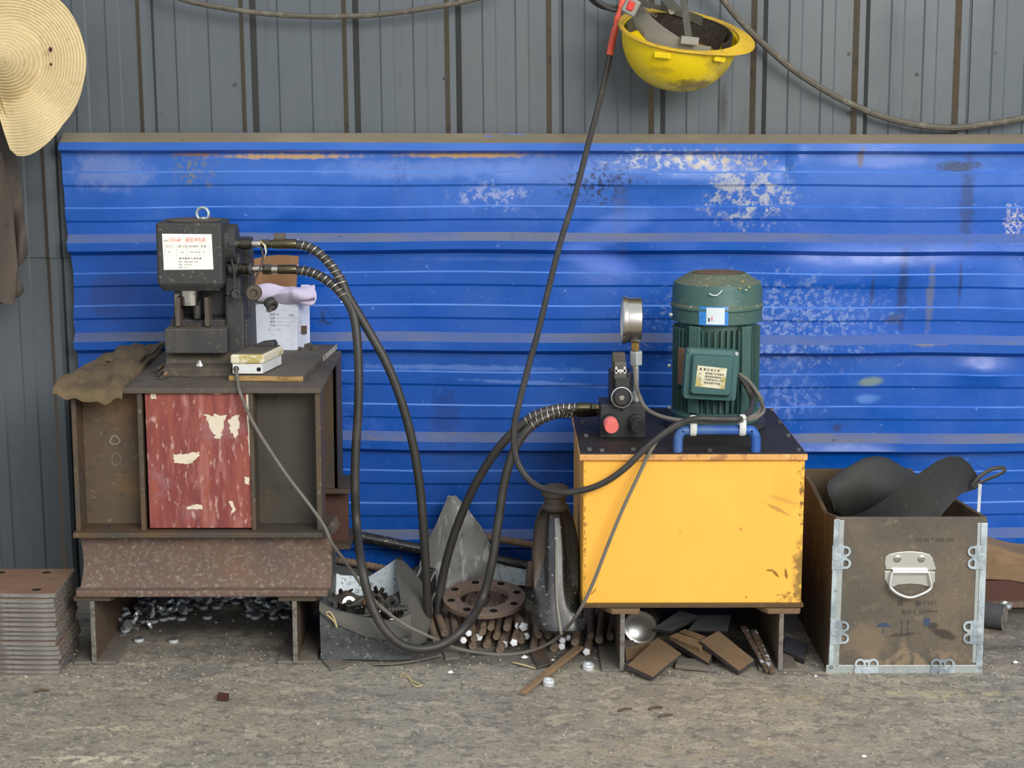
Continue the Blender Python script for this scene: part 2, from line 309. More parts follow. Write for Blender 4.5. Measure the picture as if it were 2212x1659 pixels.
mat('wood_box', (98,86,74), .8, 0, [(5,.44,.64,(116,98,80),.7), (9,.45,.66,(76,70,64),.75), (26,.58,.7,(132,114,94),.5,(1,1,1.4)), (90,.56,.68,(66,60,54),.5)],
    [((.935,-.6,.07),(.12,.3,.06),(140,118,94),.6,20,.8), ((.83,-.6,.085),(.03,.3,.012),(56,50,46),.8,40,.5), ((.93,-.6,.078),(.04,.3,.012),(52,46,42),.85,40,.6,.35)])
mat('wood_side', (92,72,48), .8, 0, [(4,.45,.62,(66,54,38),.8,(1,1,.5)), (20,.5,.7,(124,98,62),.5,(1,1,.3)), (90,.6,.7,(52,42,32),.5)])
mat('wood_back', (84,70,50), .8, 0, [(9,.46,.6,(40,34,26),.85), (14,.58,.7,(184,170,140),.7)])
mat('ply', (96,88,76), .75, 0, [(8,.45,.65,(78,72,64),.7), (60,.56,.68,(112,104,90),.5)], bump=(40,.3,.001))
mat('ply_edge', (176,140,86), .7, 0, [(40,.48,.62,(112,82,46),.8,(.3,1,2)), (120,.6,.7,(206,176,120),.4)])
mat('pale_edge', (176,172,156), .8, 0, [(60,.5,.66,(120,114,100),.7)])
mat('red_board', (128,60,56), .62, 0, [(10,.42,.6,(154,84,68),.8,(3.5,1,.5)), (7,.48,.66,(110,52,54),.75,(3,1,.4)), (20,.54,.66,(172,112,104),.6,(3.5,1,.5)), (12,.58,.70,(150,104,108),.6,(1,1,1)), (60,.58,.66,(206,172,162),.6,(1.8,1,.6))], [
    ((-.418+0,0,.0),(.01,.01,.01),(0,0,0),0)])
mat('peel', (220,208,186), .8, 0, [(80,.5,.66,(190,176,156),.7)])
mat('cloth_brown', (104,88,64), .95, 0, [(12,.44,.62,(78,66,50),.8), (30,.55,.7,(124,106,80),.5)], bump=(500,.5,.001))
mat('jacket', (88,79,71), .95, 0, [(5,.45,.65,(94,82,72),.7), (20,.55,.7,(64,58,54),.5)], bump=(400,.4,.001))
mat('paper', (226,232,246), .85, 0, [(14,.5,.68,(206,208,222),.7), (60,.64,.7,(170,170,176),.4)])
mat('lilac_paper', (224,214,236), .85, 0, [(10,.45,.65,(206,196,222),.7), (36,.62,.7,(186,176,192),.6)])
mat('cardboard', (134,98,66), .85, 0, [(9,.45,.65,(148,110,76),.7), (40,.55,.7,(112,80,52),.4,(4,1,.5))])
mat('bin_outer', (74,78,78), .6, 0, [(10,.5,.66,(98,92,80),.6), (60,.5,.66,(48,50,52),.7), (110,.58,.66,(150,150,146),.55)], bump=(50,.4,.002))
mat('bin_inner', (206,218,226), .5, 0, [(24,.56,.7,(140,150,156),.7), (80,.6,.66,(60,60,60),.6)])
mat('bin_flap', (88,86,80), .7, 0, [(10,.45,.65,(72,70,66),.7), (50,.58,.7,(112,108,98),.5)], bump=(40,.3,.002))
mat('grey_sheet', (112,112,110), .42, .0, [(6,.4,.65,(134,134,130),.8), (30,.56,.62,(84,84,82),.6,(1,1,.5)), (45,.57,.60,(190,190,186),.5,(1.5,1,.2)), (22,.58,.7,(88,88,86),.6,(1,1,.4)), (60,.66,.71,(180,180,174),.6,(1,1,.25))], bump=(12,.3,.004))
mat('pale_sheet', (170,182,188), .55, 0, [(30,.5,.66,(120,128,130),.8), (100,.6,.68,(80,84,84),.6)])
mat('gloss_black', (38,40,42), .32, 0, [(9,.5,.66,(74,66,54),.6), (60,.6,.68,(70,72,74),.5), (130,.66,.7,(190,190,186),.5)], bump=(40,.15,.002), spec=.6)
mat('dull_brown_black', (64,57,50), .6, 0, [(8,.42,.64,(84,72,58),.7), (60,.6,.7,(40,36,32),.5)])
mat('helmet_yellow', (238,206,24), .35, 0, [(6,.5,.7,(214,180,30),.5), (12,.62,.76,(150,120,40),.6), (70,.68,.72,(80,66,36),.5)], [((1.0,0,0),(.01,.01,.01),(0,0,0),0)])
mat('helmet_rim', (214,176,44), .5, 0, [(9,.45,.68,(176,140,60),.7), (60,.6,.7,(140,106,50),.5)])
mat('strap_grey', (140,136,126), .6, 0, [(40,.5,.7,(116,112,102),.6)])
mat('strap_dark', (76,76,68), .8, 0, [(40,.5,.7,(92,90,80),.6)])
mat('sweatband', (40,34,28), .95, 0, [(160,.5,.6,(64,54,44),.8)], bump=(300,.8,.002))
mat('red_plastic', (206,44,36), .5)
mat('orange_tape', (224,92,70), .55, 0, [(30,.5,.65,(190,64,50),.7), (90,.62,.7,(240,150,130),.5)], bump=(90,.5,.001))
def hat_extra(k):
    sx = k.n('SeparateXYZ'); k.L(k.co, sx.inputs[0])
    v = k.n('VectorMath', operation='MULTIPLY'); v.inputs[1].default_value = (1,0,1); k.L(k.co, v.inputs[0])
    ln = k.n('VectorMath', operation='LENGTH'); k.L(v.outputs[0], ln.inputs[0])
    r = k.math('ADD', ln.outputs['Value'], k.math('MULTIPLY', k.noise(18, 3), .006))
    wv = k.math('SINE', k.math('MULTIPLY', r, 2*pi/.0062))
    ang = k.math('ARCTAN2', sx.outputs[0], sx.outputs[2]); st = k.math('SINE', k.math('MULTIPLY', ang, 260))
    h = k.math('ADD', wv, k.math('MULTIPLY', st, .25))
    bm = k.n('Bump'); bm.inputs['Strength'].default_value = .6; bm.inputs['Distance'].default_value = .0010; k.L(h, bm.inputs['Height']); k.L(bm.outputs[0], k.b.inputs['Normal'])
    f = k.ramp(wv, -1, .2, .22, 0)
    src = k.b.inputs['Base Color'].links[0].from_socket; k.L(k.mix(f, src, lin((120,98,62))), k.b.inputs['Base Color'])
mat('straw', (220,198,150), .8, 0, [(7,.42,.66,(206,186,140),.7), (60,.55,.7,(186,160,108),.5), (120,.6,.7,(240,222,176),.5)], extra=hat_extra)
mat('straw_stem', (196,178,130), .8); mat('dark_red', (70,34,32), .8, 0, [(60,.5,.65,(96,50,44),.6)])
mat('wood_brown', (128,104,78), .8, 0, [(12,.45,.66,(150,122,90),.7,(1,1,4)), (50,.55,.7,(96,76,56),.6)])
mat('slab_brown', (112,90,66), .8, 0, [(7,.45,.66,(128,102,74),.7), (60,.56,.7,(86,70,54),.5)], bump=(50,.3,.001))
mat('slab_edge', (64,60,60), .7, 0, [(40,.5,.66,(84,76,68),.7)])
mat('slab_grey', (74,78,80), .6, .1, [(14,.5,.7,(92,90,86),.5)])
mat('tape_strip', (96,84,66), .7, 0, [(30,.56,.6,(190,196,214),.95,(1,1,3)), (60,.5,.6,(84,50,46),.7)])
mat('pebble', (170,162,144), .9, 0, [(30,.5,.6,(110,104,94),.8)])
# ================================================================ SETTING
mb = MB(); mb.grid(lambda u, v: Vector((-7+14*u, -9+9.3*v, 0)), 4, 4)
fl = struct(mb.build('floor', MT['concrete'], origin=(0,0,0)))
# profile of one 217 mm period of the profiled sheet: (offset, height, material)
PER = .217
PROF = [(0,0,0),(.011,.015,1),(.024,.015,0),(.036,0,0),(.079,0,0),(.083,.003,0),(.107,.003,0),(.111,0,0),(.149,0,0),(.153,.003,0),(.177,.003,0),(.181,0,0)]
wall = bpy.data.objects.new('wall_back', None); COL.objects.link(wall); wall['kind'] = 'structure'; ORIG['wall_back'] = Vector((0,0,0))
rib0 = P(294, 0, 0).x+.011   # foot of a rib at the picture's top edge
LEAN = .010
def wall_sheet(k0, k1, z0, z1, yo):
    mb = MB(); pts = []
    for k in range(k0, k1):
        for o, h, m in PROF: pts.append((rib0-.011+k*PER+o, h, m))
    pts += [(rib0-.011+k1*PER-.001, .0008, 0), (rib0-.011+k1*PER+.010, .0158, 0), (rib0-.011+k1*PER+.025, .0158, 0), (rib0-.011+k1*PER+.032, .0075, 0)]
    zs = [z0+(z1-z0)*i/6 for i in range(7)]; n = len(pts)
    vs = [(x+(1.18-z)*LEAN*(1 if x < .4 else .2), yo-h, z) for z in zs for x, h, m in pts]
    mb.add(vs, [])
    for j in range(6):
        for i in range(n-1):
            # dusty flank is the segment from point 0 to 1
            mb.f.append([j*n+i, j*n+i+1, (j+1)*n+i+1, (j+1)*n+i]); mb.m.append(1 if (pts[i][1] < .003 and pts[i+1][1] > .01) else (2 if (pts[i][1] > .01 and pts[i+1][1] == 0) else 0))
    return mb.build('panel', [MT['grey_wall'], MT['grey_dust'], MT['grey_flank_shade']], wall, fixn=False)
zl = P(90, 556, 0).z
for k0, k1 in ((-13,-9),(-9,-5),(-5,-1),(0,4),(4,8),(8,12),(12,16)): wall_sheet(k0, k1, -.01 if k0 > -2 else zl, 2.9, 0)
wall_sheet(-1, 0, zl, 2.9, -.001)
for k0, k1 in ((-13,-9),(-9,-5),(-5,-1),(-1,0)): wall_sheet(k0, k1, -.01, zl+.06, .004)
mb = MB()
for px, py in ((508,182),(961,168),(1835,115),(1834,244),(2150,114),(1982,160)):
    q = P(px, py, 0); mb.cyl(q+Vector((0,.003,0)), q+Vector((0,-.004,0)), .0035, n=6)
mb.build('screws', MT['machined'], wall)['kind'] = 'stuff'
# the big blue sheet: same profile turned on its side
mb = MB()
Z0 = P(1106, 287, -.05).z
left = [(P(px, py, -.03).z, P(px, py, -.03).x) for px, py in ((195,1300),(186,1180),(168,760),(160,700),(160,600),(150,530),(143,480),(131,318),(140,283))]
rows = []
TOPP = [(0,.004,2),(.004,.024,2),(.017,.026,0),(.030,.026,0),(.040,0,0)]
def rib(off): return [(off, 0, 1), (off+.017, .026, 0), (off+.035, .026, 0), (off+.046, 0, 0)]
def mini(off): return [(off, 0, 3), (off+.003, .0035, 0), (off+.028, .0035, 0), (off+.033, 0, 0)]
rows = [(0,.0,2),(.019,.025,0),(.035,.025,0),(.043,0,0)]+mini(.080)+mini(.155)
for k in range(1, 5):
    b = PER*k-.004; rows += rib(b)
    if k < 4: rows += mini(b+.084)+mini(b+.156)
rows.append((PER*4+.105, .0, 0))
xs = [i/160 for i in range(161)]
def dent(x, z):
    d = 0
    for (px, py, rx, rz, a) in DENTS: 
        d += a*exp(-((x-px)/rx)**2-((z-py)/rz)**2)
    return d
DENTS = []
for px, py, rx, rz, a in ((1450,385,.11,.035,.016),(1700,350,.02,.03,-.012),(1715,352,.02,.03,.012),(2125,795,.05,.022,.012),(1880,575,.18,.035,.011),(1330,560,.08,.04,-.008),(1720,745,.012,.02,-.01),(1800,975,.14,.018,.008),(2190,650,.05,.08,.012),(600,440,.1,.05,.004),(2000,720,.1,.05,-.006),(1070,500,.2,.06,.004)):
    q = P(px, py, -.03); DENTS.append((q.x, q.z, rx, rz, a))
sub = []
for a, b in zip(rows, rows[1:]):
    n = max(1, int(round((b[0]-a[0])/.009)))
    for i in range(n): sub.append((a[0]+(b[0]-a[0])*i/n, a[1]+(b[1]-a[1])*i/n, a[2]))
sub.append(rows[-1]); n = len(xs)
vs = []
for o, h, m in sub:
    for u in xs:
        z = Z0-o; xl = interp(z, left); x = xl+(1.75-xl)*u
        sag = .003*sin(x*2.1+o*5)*min(o*6, 1)+.0012*sin(x*11+o*9)*min(o*9, 1)
        amp = 1+.12*sin(x*7+o*20)
        vs.append((x, -.030-h*amp-dent(x, z)-.001*sin(x*23+z*17), z+sag-.004*min(max((x+.6)/1.2, 0), 1)))
mb.add(vs, [])
for j in range(len(sub)-1):
    for i in range(n-1): mb.f.append([j*n+i, j*n+i+1, (j+1)*n+i+1, (j+1)*n+i]); mb.m.append(sub[j][2])
blue = mb.build('profiled_sheet', [MT['blue_paint'], MT['blue_dust'], MT['blue_top'], MT['blue_lit_line']], origin=(0,-.03,0), smooth=28)
tag(blue, 'large scuffed blue ribbed steel sheet fixed across the lower grey wall', 'steel sheet')
# ================================================================ LEFT: STAND AND PUNCH
YS = -.530
zt = P(420, 838, YS).z                       # top of the table
zb = P(420, 1146, YS).z                      # top of the lower beam
xl = P(160, 990, YS).x; xr = P(694, 990, YS).x
stand = thing('welded_stand', 'welded stand of rusty steel beams carrying the punch at left', 'stand', (( xl+xr)/2, -.3, 0))
mb = MB(); mb.box(xl-.004, xr+.002, YS-.006, -.075, zt-.010, zt); mb.build('top_plate', MT['dusty_black'], stand, bevel=.0015)
D = .058
pl = [P(px, 990, YS).x for px in (163, 305, 545, 688)]
for a, b, m in ((0,1,'rust_web'),(1,2,'dark_web'),(2,3,'dark_web')):
    mb = MB(); mb.box(pl[a], pl[b], YS+D, YS+D+.008, zb, zt-.010); mb.build('web', MT[m], stand)
for i, (x, t) in enumerate(zip(pl, (.009,.009,.008,.010))):
    mb = MB(); mb.box(x-t/2, x+t/2, YS, YS+(D if 0 < i < 3 else .075), zb, zt-.010); mb.build('flange', MT['mill_steel'], stand, bevel=.001)
# right-hand side: rear column
mb = MB(); mb.box(pl[3]-.055, pl[3]-.047, YS+.07, -.07, zb, zt-.01); mb.build('side_web', MT['rust_web'], stand)
mb = MB(); mb.box(pl[3]-.060, pl[3]+.006, -.190, -.182, zb, zt-.01); mb.box(pl[3]-.002, pl[3]+.006, -.190, -.06, zb, zt-.01); mb.build('rear_flange', MT['mill_steel'], stand, bevel=.001)
mb = MB(); mb.box(pl[0]-.004, pl[0]+.004, YS+.07, -.08, zb, zt-.01); mb.build('side_plate', MT['mill_steel'], stand)
# lower beam lying across
x0 = P(168, 1200, YS-.012).x; x1 = P(712, 1200, YS-.012).x; z1 = zb; zfl = P(420, 1286, YS-.012).z
mb = MB(); mb.box(x0-.006, x1, YS-.020, -.40, z1-.010, z1); mb.build('top_flange', MT['mill_steel'], stand, bevel=.0015)
def webf(u, v):
    z = z1-.010-(z1-.010-zfl-.012)*v; e = .006*sin(v*pi)
    return Vector((x0+e+(x1-x0-e*.6)*u, YS+.010-.014*v**5, z))
mb = MB(); mb.slab(webf, 12, 8, (0,.012,0)); mb.build('beam_web', MT['rust_beam'], stand, smooth=True)
mb = MB(); mb.box(x0-.004, x1-.004, YS-.026, -.42, zfl, zfl+.013); mb.build('bottom_flange', MT['rust_beam'], stand, bevel=.003)
# rear lower beam seen behind on the right
xa = P(640, 1100, -.17).x; xb = P(758, 1100, -.17).x; za = P(720, 1050, -.17).z; zc = P(720, 1168, -.17).z
mb = MB(); mb.box(xa-.4, xb, -.20, -.06, za-.010, za); mb.build('rear_top_flange', MT['mill_steel'], stand, bevel=.001)
mb = MB(); mb.box(xa-.4, xb-.006, -.165, -.153, zc, za-.010); mb.build('rear_web', MT['red_rust'], stand)
mb = MB(); mb.box(xa-.4, xb, -.20, -.06, zc-.011, zc); mb.build('rear_bottom_flange', MT['mill_steel'], stand)
mb = MB(); q = P(714, 1128, YS+.02); mb.prism([q, q+Vector((.012,0,.012)), q+Vector((.018,0,-.004)), q+Vector((.008,0,-.022)), q+Vector((-.014,0,-.022))], (0,.006,0)); mb.build('gusset', MT['mill_steel'], stand)
# chalk rings drawn on the left web
def chalk(cx, cy, rx, ry, ph):
    mb = MB(); pts = []
    for i in range(22):
        a = 2*pi*i/22+ph; k = 1+.10*sin(3*a+ph)+.06*sin(7*a)
        pts.append(P(cx+rx*cos(a)*k, cy+ry*sin(a)*k, YS+D-.0006))
    mb.tube(pts, .0011, n=5, close=True, flat=(1,.4)); mb.build('chalk_ring', MT['grey_ink'], stand)
chalk(248, 951, 10, 9, .3); chalk(251, 992, 10, 13, 1.2)
# two skid beams on the floor, running back
def skid(name_label, xw, xf0, xf1, ytop, ybot, yfront, lab, dep=.42, fx0=None, fx1=None, mweb='rust_web', lean=0, group=None):
    zt_ = P(xw, ytop, yfront).z; X = P(xw, (ytop+ybot)/2, yfront).x; A = P(xf0, ytop, yfront).x; B = P(xf1, ytop, yfront).x
    t = thing('steel_beam', lab, 'steel beam', (X, yfront+dep/2, 0), group)
    mb = MB(); pts = [(A,yfront),(B-.01,yfront),(B,yfront+.016),(B,yfront+dep),(A,yfront+dep)]
    mb.prism([(x, y, zt_-.010) for x, y in pts], (0,0,.010)); mb.build('top_flange', MT['mill_steel'], t, bevel=.002)
    mb = MB(); mb.box(X-.004, X+.004, yfront+.001, yfront+dep, .008, zt_-.010); mb.build('web', MT[mweb], t)
    A2 = P(fx0 if fx0 else xf0, ybot, yfront).x; B2 = P(fx1 if fx1 else xf1, ybot, yfront).x
    mb = MB(); mb.box(A2, B2, yfront+.003, yfront+dep, 0, .007); mb.build('bottom_flange', MT['floor_dust'], t, bevel=.002)
    mb = MB(); mb.box(X-.0045, X+.0045, yfront-.001, yfront+.003, .004, zt_-.009); mb.build('cut_end', MT['cut_steel'], t, bevel=.001)
    return zt_
ys = -.548
z_ = P(420, 1288, ys).z
skid('l', 201, 158, 246, 1289, 1432, ys, 'short rusty I-beam on the floor under the left end of the punch stand', fx0=158, fx1=250)
skid('r', 637, 600, 692, 1289, 1434, ys, 'short rusty I-beam on the floor under the right end of the punch stand', fx0=598, fx1=682)
# red board standing in the middle bay
mb = MB(); a = P(316, 840, YS+.004); b = P(540, 1142, YS+.004)
ztop = a.z; zlow = b.z+.001; X0 = P(317, 990, YS+.004).x; X1 = P(541, 990, YS+.004).x
N = 14; top = [(X0+(X1-X0)*i/N, ztop-.002*random.Random(i).random()) for i in range(N+1)]
outline = [(X0+.001, zlow), (X1, zlow)]+[(x, z) for x, z in top[::-1]]
mb.prism([(x, YS+.004, z) for x, z in outline], (0,.016,0))
board = mb.build('painted_board', MT['red_board'], bevel=.0015)
tag(board, 'scuffed red painted board standing in the middle bay of the stand', 'board')
def patch(pts, m, name, parent, y=YS+.0035, th=.001, jag=.0015, seed=0):
    rnd = random.Random(seed); out = []
    for i in range(len(pts)):
        p = P(pts[i][0], pts[i][1], y); q = P(*pts[(i+1) % len(pts)], y)
        for j in range(5):
            s = p.lerp(q, j/5); out.append((s.x+rnd.uniform(-jag, jag), y, s.z+rnd.uniform(-jag, jag)))
    mb = MB(); mb.prism(out, (0, th, 0)); return mb.build(name, MT[m], parent)
patch([(375,982),(400,980),(430,976),(432,984),(408,1003),(376,1000)], 'peel', 'paint_chip', board, seed=1)
patch([(402,1096),(418,1090),(436,1090),(438,1100),(404,1101)], 'peel', 'paint_chip', board, seed=2, jag=.0008)
patch([(440,896),(486,896),(482,920),(474,952),(462,940),(448,915)], 'peel', 'paint_chip', board, seed=3, jag=.004)
patch([(494,905),(518,893),(514,930),(508,950),(498,935)], 'peel', 'paint_chip', board, seed=4, jag=.003)
patch([(494,1083),(502,1083),(509,1100),(498,1115),(502,1098)], 'peel', 'paint_chip', board, seed=5, jag=.001)
patch([(430,841),(532,841),(500,848),(466,852)], 'peel', 'paint_chip', board, seed=6, jag=.0008)
patch([(532,850),(539,850),(540,1000),(536,940)], 'peel', 'paint_chip', board, seed=7, jag=.0015)
patch([(324,848),(338,848),(338,862),(326,862)], 'peel', 'paint_chip', board, seed=8, jag=.0012)
patch([(528,1030),(538,1030),(538,1048),(530,1044)], 'peel', 'paint_chip', board, seed=9, jag=.0015)
# -------- plywood offcut on the table
mb = MB(); zq = zt
pts = [F(494,822,zq+.001), F(655,824,zq+.001), F(664,812,zq), F(735,748,zq), F(560,746,zq)]
mb.prism([(p.x, p.y, zq) for p in pts], (0,0,.011)); ply = mb.build('plywood_offcut', MT['ply'], bevel=.001)
tag(ply, 'dirty plywood offcut lying on the stand top beneath the foot switch', 'plywood')
mb = MB(); a, b = pts[0], pts[1]; mb.prism([(a.x+.0005, a.y-.0012, zq+.001), (b.x, b.y-.0012, zq+.001), (b.x, b.y+.0008, zq+.001), (a.x+.0005, a.y+.0008, zq+.001)], (0,0,.0095)); mb.build('raw_edge', MT['ply_edge'], ply, label='pale splintered front edge')
a, b = pts[2], pts[3]; mb = MB(); n = Vector((b.y-a.y, a.x-b.x, 0)).normalized()*.0015; c = a.lerp(b, .45)
mb.prism([(c.x, c.y, zq+.001), (b.x, b.y, zq+.001), (b.x+n.x, b.y+n.y, zq+.001), (c.x+n.x, c.y+n.y, zq+.001)], (0,0,.011)); mb.build('chipped_edge', MT['pale_edge'], ply)
ztp = zq+.011
# -------- folded work glove / rag
def rag(u, v):
    a = Vector(F(126,842,zt)).lerp(F(250,760,zt), v); b = Vector(F(262,846,zt)).lerp(F(356,756,zt), v)
    p = a.lerp(b, u); e = min(u, 1-u, v+.05, 1.1-v)
    z = zt+.010+.006*min(1, max(0, e)*5)+.0035*sin(u*9+v*5)+.003*sin(v*11-u*4)+.0025*sin(u*23+v*17)
    fy = YS-.010
    if p.y < fy: z -= (fy-p.y)*.5; p.y = p.y*.5+fy*.5
    if v < .12: p.y -= .010*(1-v/.12); z -= (.012+.006*sin(u*8+1))*(1-v/.12)*(.4+sin(u*pi))
    return Vector((p.x-.010*(u < .5)*(1-v), p.y, z))
mb = MB(); mb.slab(rag, 40, 30, (0,0,-.007)); g = mb.build('folded_rag', MT['cloth_brown'], smooth=60)
tag(g, 'folded dirty brown cloth draped over the left corner of the stand', 'cloth')
def rag2(u, v):
    a = Vector(F(222,792,zt)).lerp(F(262,762,zt), v); b = Vector(F(300,796,zt)).lerp(F(350,760,zt), v); p = a.lerp(b, u)
    return Vector((p.x, p.y, zt+.016+.005*sin(u*pi)*sin(v*pi)+.003*sin(u*12+v*9)))
mb = MB(); mb.slab(rag2, 20, 14, (0,0,-.007)); mb.build('fold', MT['cloth_brown'], g, smooth=60)
# -------- three brown rods beside the press foot
for i, (a, b, lb) in enumerate((((336,800),(366,783),'thin brown rod by the press foot, farthest from the front edge'), ((343,808),(366,792),'thin brown rod by the press foot, middle one of three'), ((350,815),(366,801),'thin brown rod by the press foot, nearest the front edge'))):
    p = F(*a, zt+.006); q = F(*b, zt+.009); mb = MB(); mb.cyl(p, p+(q-p)*1.5, .0038, n=10); o = mb.build('brown_rod', MT['wood_brown'], smooth=True); tag(o, lb, 'rod')
    mb = MB(); d = (q-p).normalized(); mb.cyl(p-d*.002, p+d*.006, .0040, n=10); mb.build('dark_end', MT['slab_edge'], o)
# -------- hydraulic punch
YP = -.47
px_c = 430
punch = thing('hydraulic_punch', 'black hydraulic hole punch press with white label standing on the stand', 'punch press', (P(430,800,YP).x, -.40, zt))
# base foot (wedge)
yf = F(430, 815, zt).y; 
A = P(352, 812, yf).x; B = P(500, 812, yf).x
zf1 = P(430, 797, yf).z
mb = MB(); 
sec = [(yf, zt), (yf, zf1), (yf+.035, zf1+.006), (yf+.05, zt+.040), (yf+.19, zt+.040), (yf+.19, zt)]
mb.prism([(A, y, z) for y, z in sec], (B-A, 0, 0)); mb.build('foot_plate', MT['dusty_black'], punch, bevel=.002)
q = F(432, 790, zf1+.012); mb = MB(); mb.cyl(q, q+Vector((0,0,.006)), .009, .007, n=14); mb.ball(q+Vector((0,0,.007)), .005, 10); mb.build('bolt', MT['bright_steel'], punch, smooth=True)
# anvil block
ya = yf+.012; mb = MB()
a0, a1 = P(355, 728, ya).x, P(490, 728, ya).x; zt0, zt1 = P(424, 711, ya).z, P(424, 764, ya).z
mb.box(a0, a1, ya, ya+.13, zt1, zt0); av = mb.build('anvil', [MT['machined'], MT['dusty_black']], punch, bevel=.0025)
for p in av.data.polygons:
    if p.normal.z > .9: p.material_index = 1
q = F(431, 702, zt0); mb = MB(); mb.lathe([(.004,0),(.0095,0),(.0095,.0012),(.007,.0022),(.004,.0015)], q, q+Vector((0,0,1)), 20, unit=False); mb.build('die_hole', MT['bright_steel'], punch, smooth=True)
# C frame column behind
yc = ya+.075; c0 = P(470, 680, yc).x; c1 = P(541, 680, yc).x
mb = MB(); ztop = P(430, 520, yc).z
sec = [(ya+.052, zt+.03), (ya+.052, zt0+.012), (ya+.09, zt0+.016), (ya+.10, P(430,640,yc).z), (ya+.10, ztop), (ya+.17, ztop), (ya+.19, zt+.03)]
mb.prism([(P(372,690,yc).x, y, z) for y, z in sec], (P(538,690,yc).x-P(372,690,yc).x, 0, 0)); mb.build('column', MT['cast_black'], punch, bevel=.004)
mb = MB(); mb.box(P(482,690,ya+.02).x, P(524,690,ya+.02).x, ya+.045, ya+.16, zt+.03, P(500,640,ya+.03).z); mb.build('side_column', MT['cast_black'], punch, bevel=.006)
# head block, chamfered
yh = ya-.004; H0, H1 = P(338, 560, yh).x, P(480, 560, yh).x; hz0, hz1 = P(410, 619, yh).z, P(410, 482, yh).z
hw = (H1-H0); hd = .125
def oct_(ins, z, dy=0):
    x0, x1, y0, y1 = H0+ins, H1-ins, yh+ins, yh+hd-ins; c = .016
    return [Vector(p) for p in ((x0+.004,y0,z),(x1-.003,y0,z),(x1,y0+.003,z),(x1,y1-c,z),(x1-c,y1,z),(x0+c,y1,z),(x0,y1-c,z),(x0,y0+.004,z))]
mb = MB(); mb.rings([oct_(.010, hz0-.010), oct_(.003, hz0), oct_(0, hz0+.006), oct_(0, hz1-.002), oct_(.002, hz1)]); mb.build('head', MT['cast_black'], punch, bevel=.0015)
cx, cy = (H0+H1)/2, yh+hd/2
mb = MB(); mb.lathe([(.052,0),(.054,.001),(.055,.0025),(.051,.0035),(.001,.0035)], (cx+.002,cy,hz1-.001), (cx+.002,cy,hz1+1), 40, unit=False); mb.build('piston_cover', MT['dusty_black'], punch, smooth=30)
q = P(438, 462, cy+.01); mb = MB(); mb.torus((q.x, q.y, q.z), (.25,1,0), .0125, .0030, 28, 8); mb.cyl((q.x,q.y,hz1), (q.x,q.y,hz1+.006), .006, n=12); mb.build('eye_bolt', MT['zinc'], punch, smooth=True)
# white label (leans with the head face)
yl = yh-.0012
lc = [P(350,505,yl), P(457,506,yl), P(461,582,yl), P(354,583,yl)]
mb = MB(); mb.prism(lc, (0,.0012,0)); lab = mb.build('label', MT['label_white'], punch)
def text(body, px, py, y, size, m, parent, align='LEFT', rot=(pi/2,0,0), name='lettering', sx=1, ext=.00015):
    c = bpy.data.curves.new(name, 'FONT'); c.body = body; c.size = size; c.align_x = align; c.extrude = ext; c.resolution_u = 2
    to = bpy.data.objects.new('text_tmp', c); COL.objects.link(to); bpy.context.view_layer.update()
    me = bpy.data.meshes.new_from_object(to.evaluated_get(bpy.context.evaluated_depsgraph_get())); me.name = name; me.materials.clear(); me.materials.append(MT[m]); bpy.data.objects.remove(to)
    o = bpy.data.objects.new(name, me); COL.objects.link(o); o.parent = parent; p = P(px, py, y); o.location = p-ORIG[parent.name]; o.rotation_euler = rot; o.scale = (sx,1,1); return o
yt = yl-.0004
text('CH-60', 366, 522, yt, .0105, 'red_ink', lab, sx=.78); text('液压冲孔机', 400, 522, yt, .0095, 'red_ink', lab, sx=.85); text('型号', 354, 522, yt, .0045, 'grey_ink', lab)
for px, t in ((358,'压力(T)'),(385,'最大孔径'),(408,'板材厚度'),(434,'重 量')): text(t, px, 534, yt, .0046, 'grey_ink', lab)
for px, t in ((364,'60'),(390,'φ26'),(408,'10mm 20mm'),(438,'35')): text(t, px, 546, yt, .0042, 'grey_ink', lab)
text('泰 州 盛 明 工 具 机 械', 387, 560, yt, .0046, 'ink', lab, sx=.95)
for i, py in enumerate((567, 573, 579)): text(('地址:','电话:','传真:')[i], 386, py, yt, .0034, 'grey_ink', lab); text(('泰州市城北工业区','0523-8690','0523')[i], 398, py, yt, .0034, 'grey_ink', lab)
mb = MB()
for x in (356, 381, 403, 431, 452):
    a = P(x, 527, yt); b = P(x, 552, yt); mb.box(a.x-.0001, a.x+.0001, yt, yt+.0004, b.z, a.z)
for y in (527, 539, 551):
    a = P(356, y, yt); b = P(452, y, yt); mb.box(a.x, b.x, yt, yt+.0004, a.z-.0001, a.z+.0001)
mb.build('table_lines', MT['grey_ink'], lab)
# ram and punch
cxr = P(412, 650, yh+.05).x; yr = yh+.048
mb = MB(); mb.cyl((cxr,yr,hz0-.010), (cxr,yr,P(412,658,yr).z), .0185, n=28); mb.build('ram', MT['bright_steel'], punch, smooth=30)
cx2 = P(426, 675, yr).x; mb = MB(); z_a = P(426,656,yr).z; z_b = P(426, 688, yr).z; mb.lathe([(.0085,0),(.0085,.12),(.0078,.14),(.0078,.9),(.006,1)], (cx2,yr,z_a+.004), (cx2,yr,z_b), 20); mb.build('punch_pin', MT['machined'], punch, smooth=30)
for px in (388, 449):
    X = P(px, 665, yr).x; s = 1 if px > 420 else -1; mb = MB()
    mb.prism([(X-.004,yr-.02,P(px,640,yr).z), (X+.004,yr-.02,P(px,640,yr).z), (X+.004+s*.001,yr-.02,zt0+.002), (X-.005+s*.001,yr-.02,zt0+.002)], (0,.045,0)); mb.build('stripper_finger', MT['dusty_black'], punch, bevel=.0015)
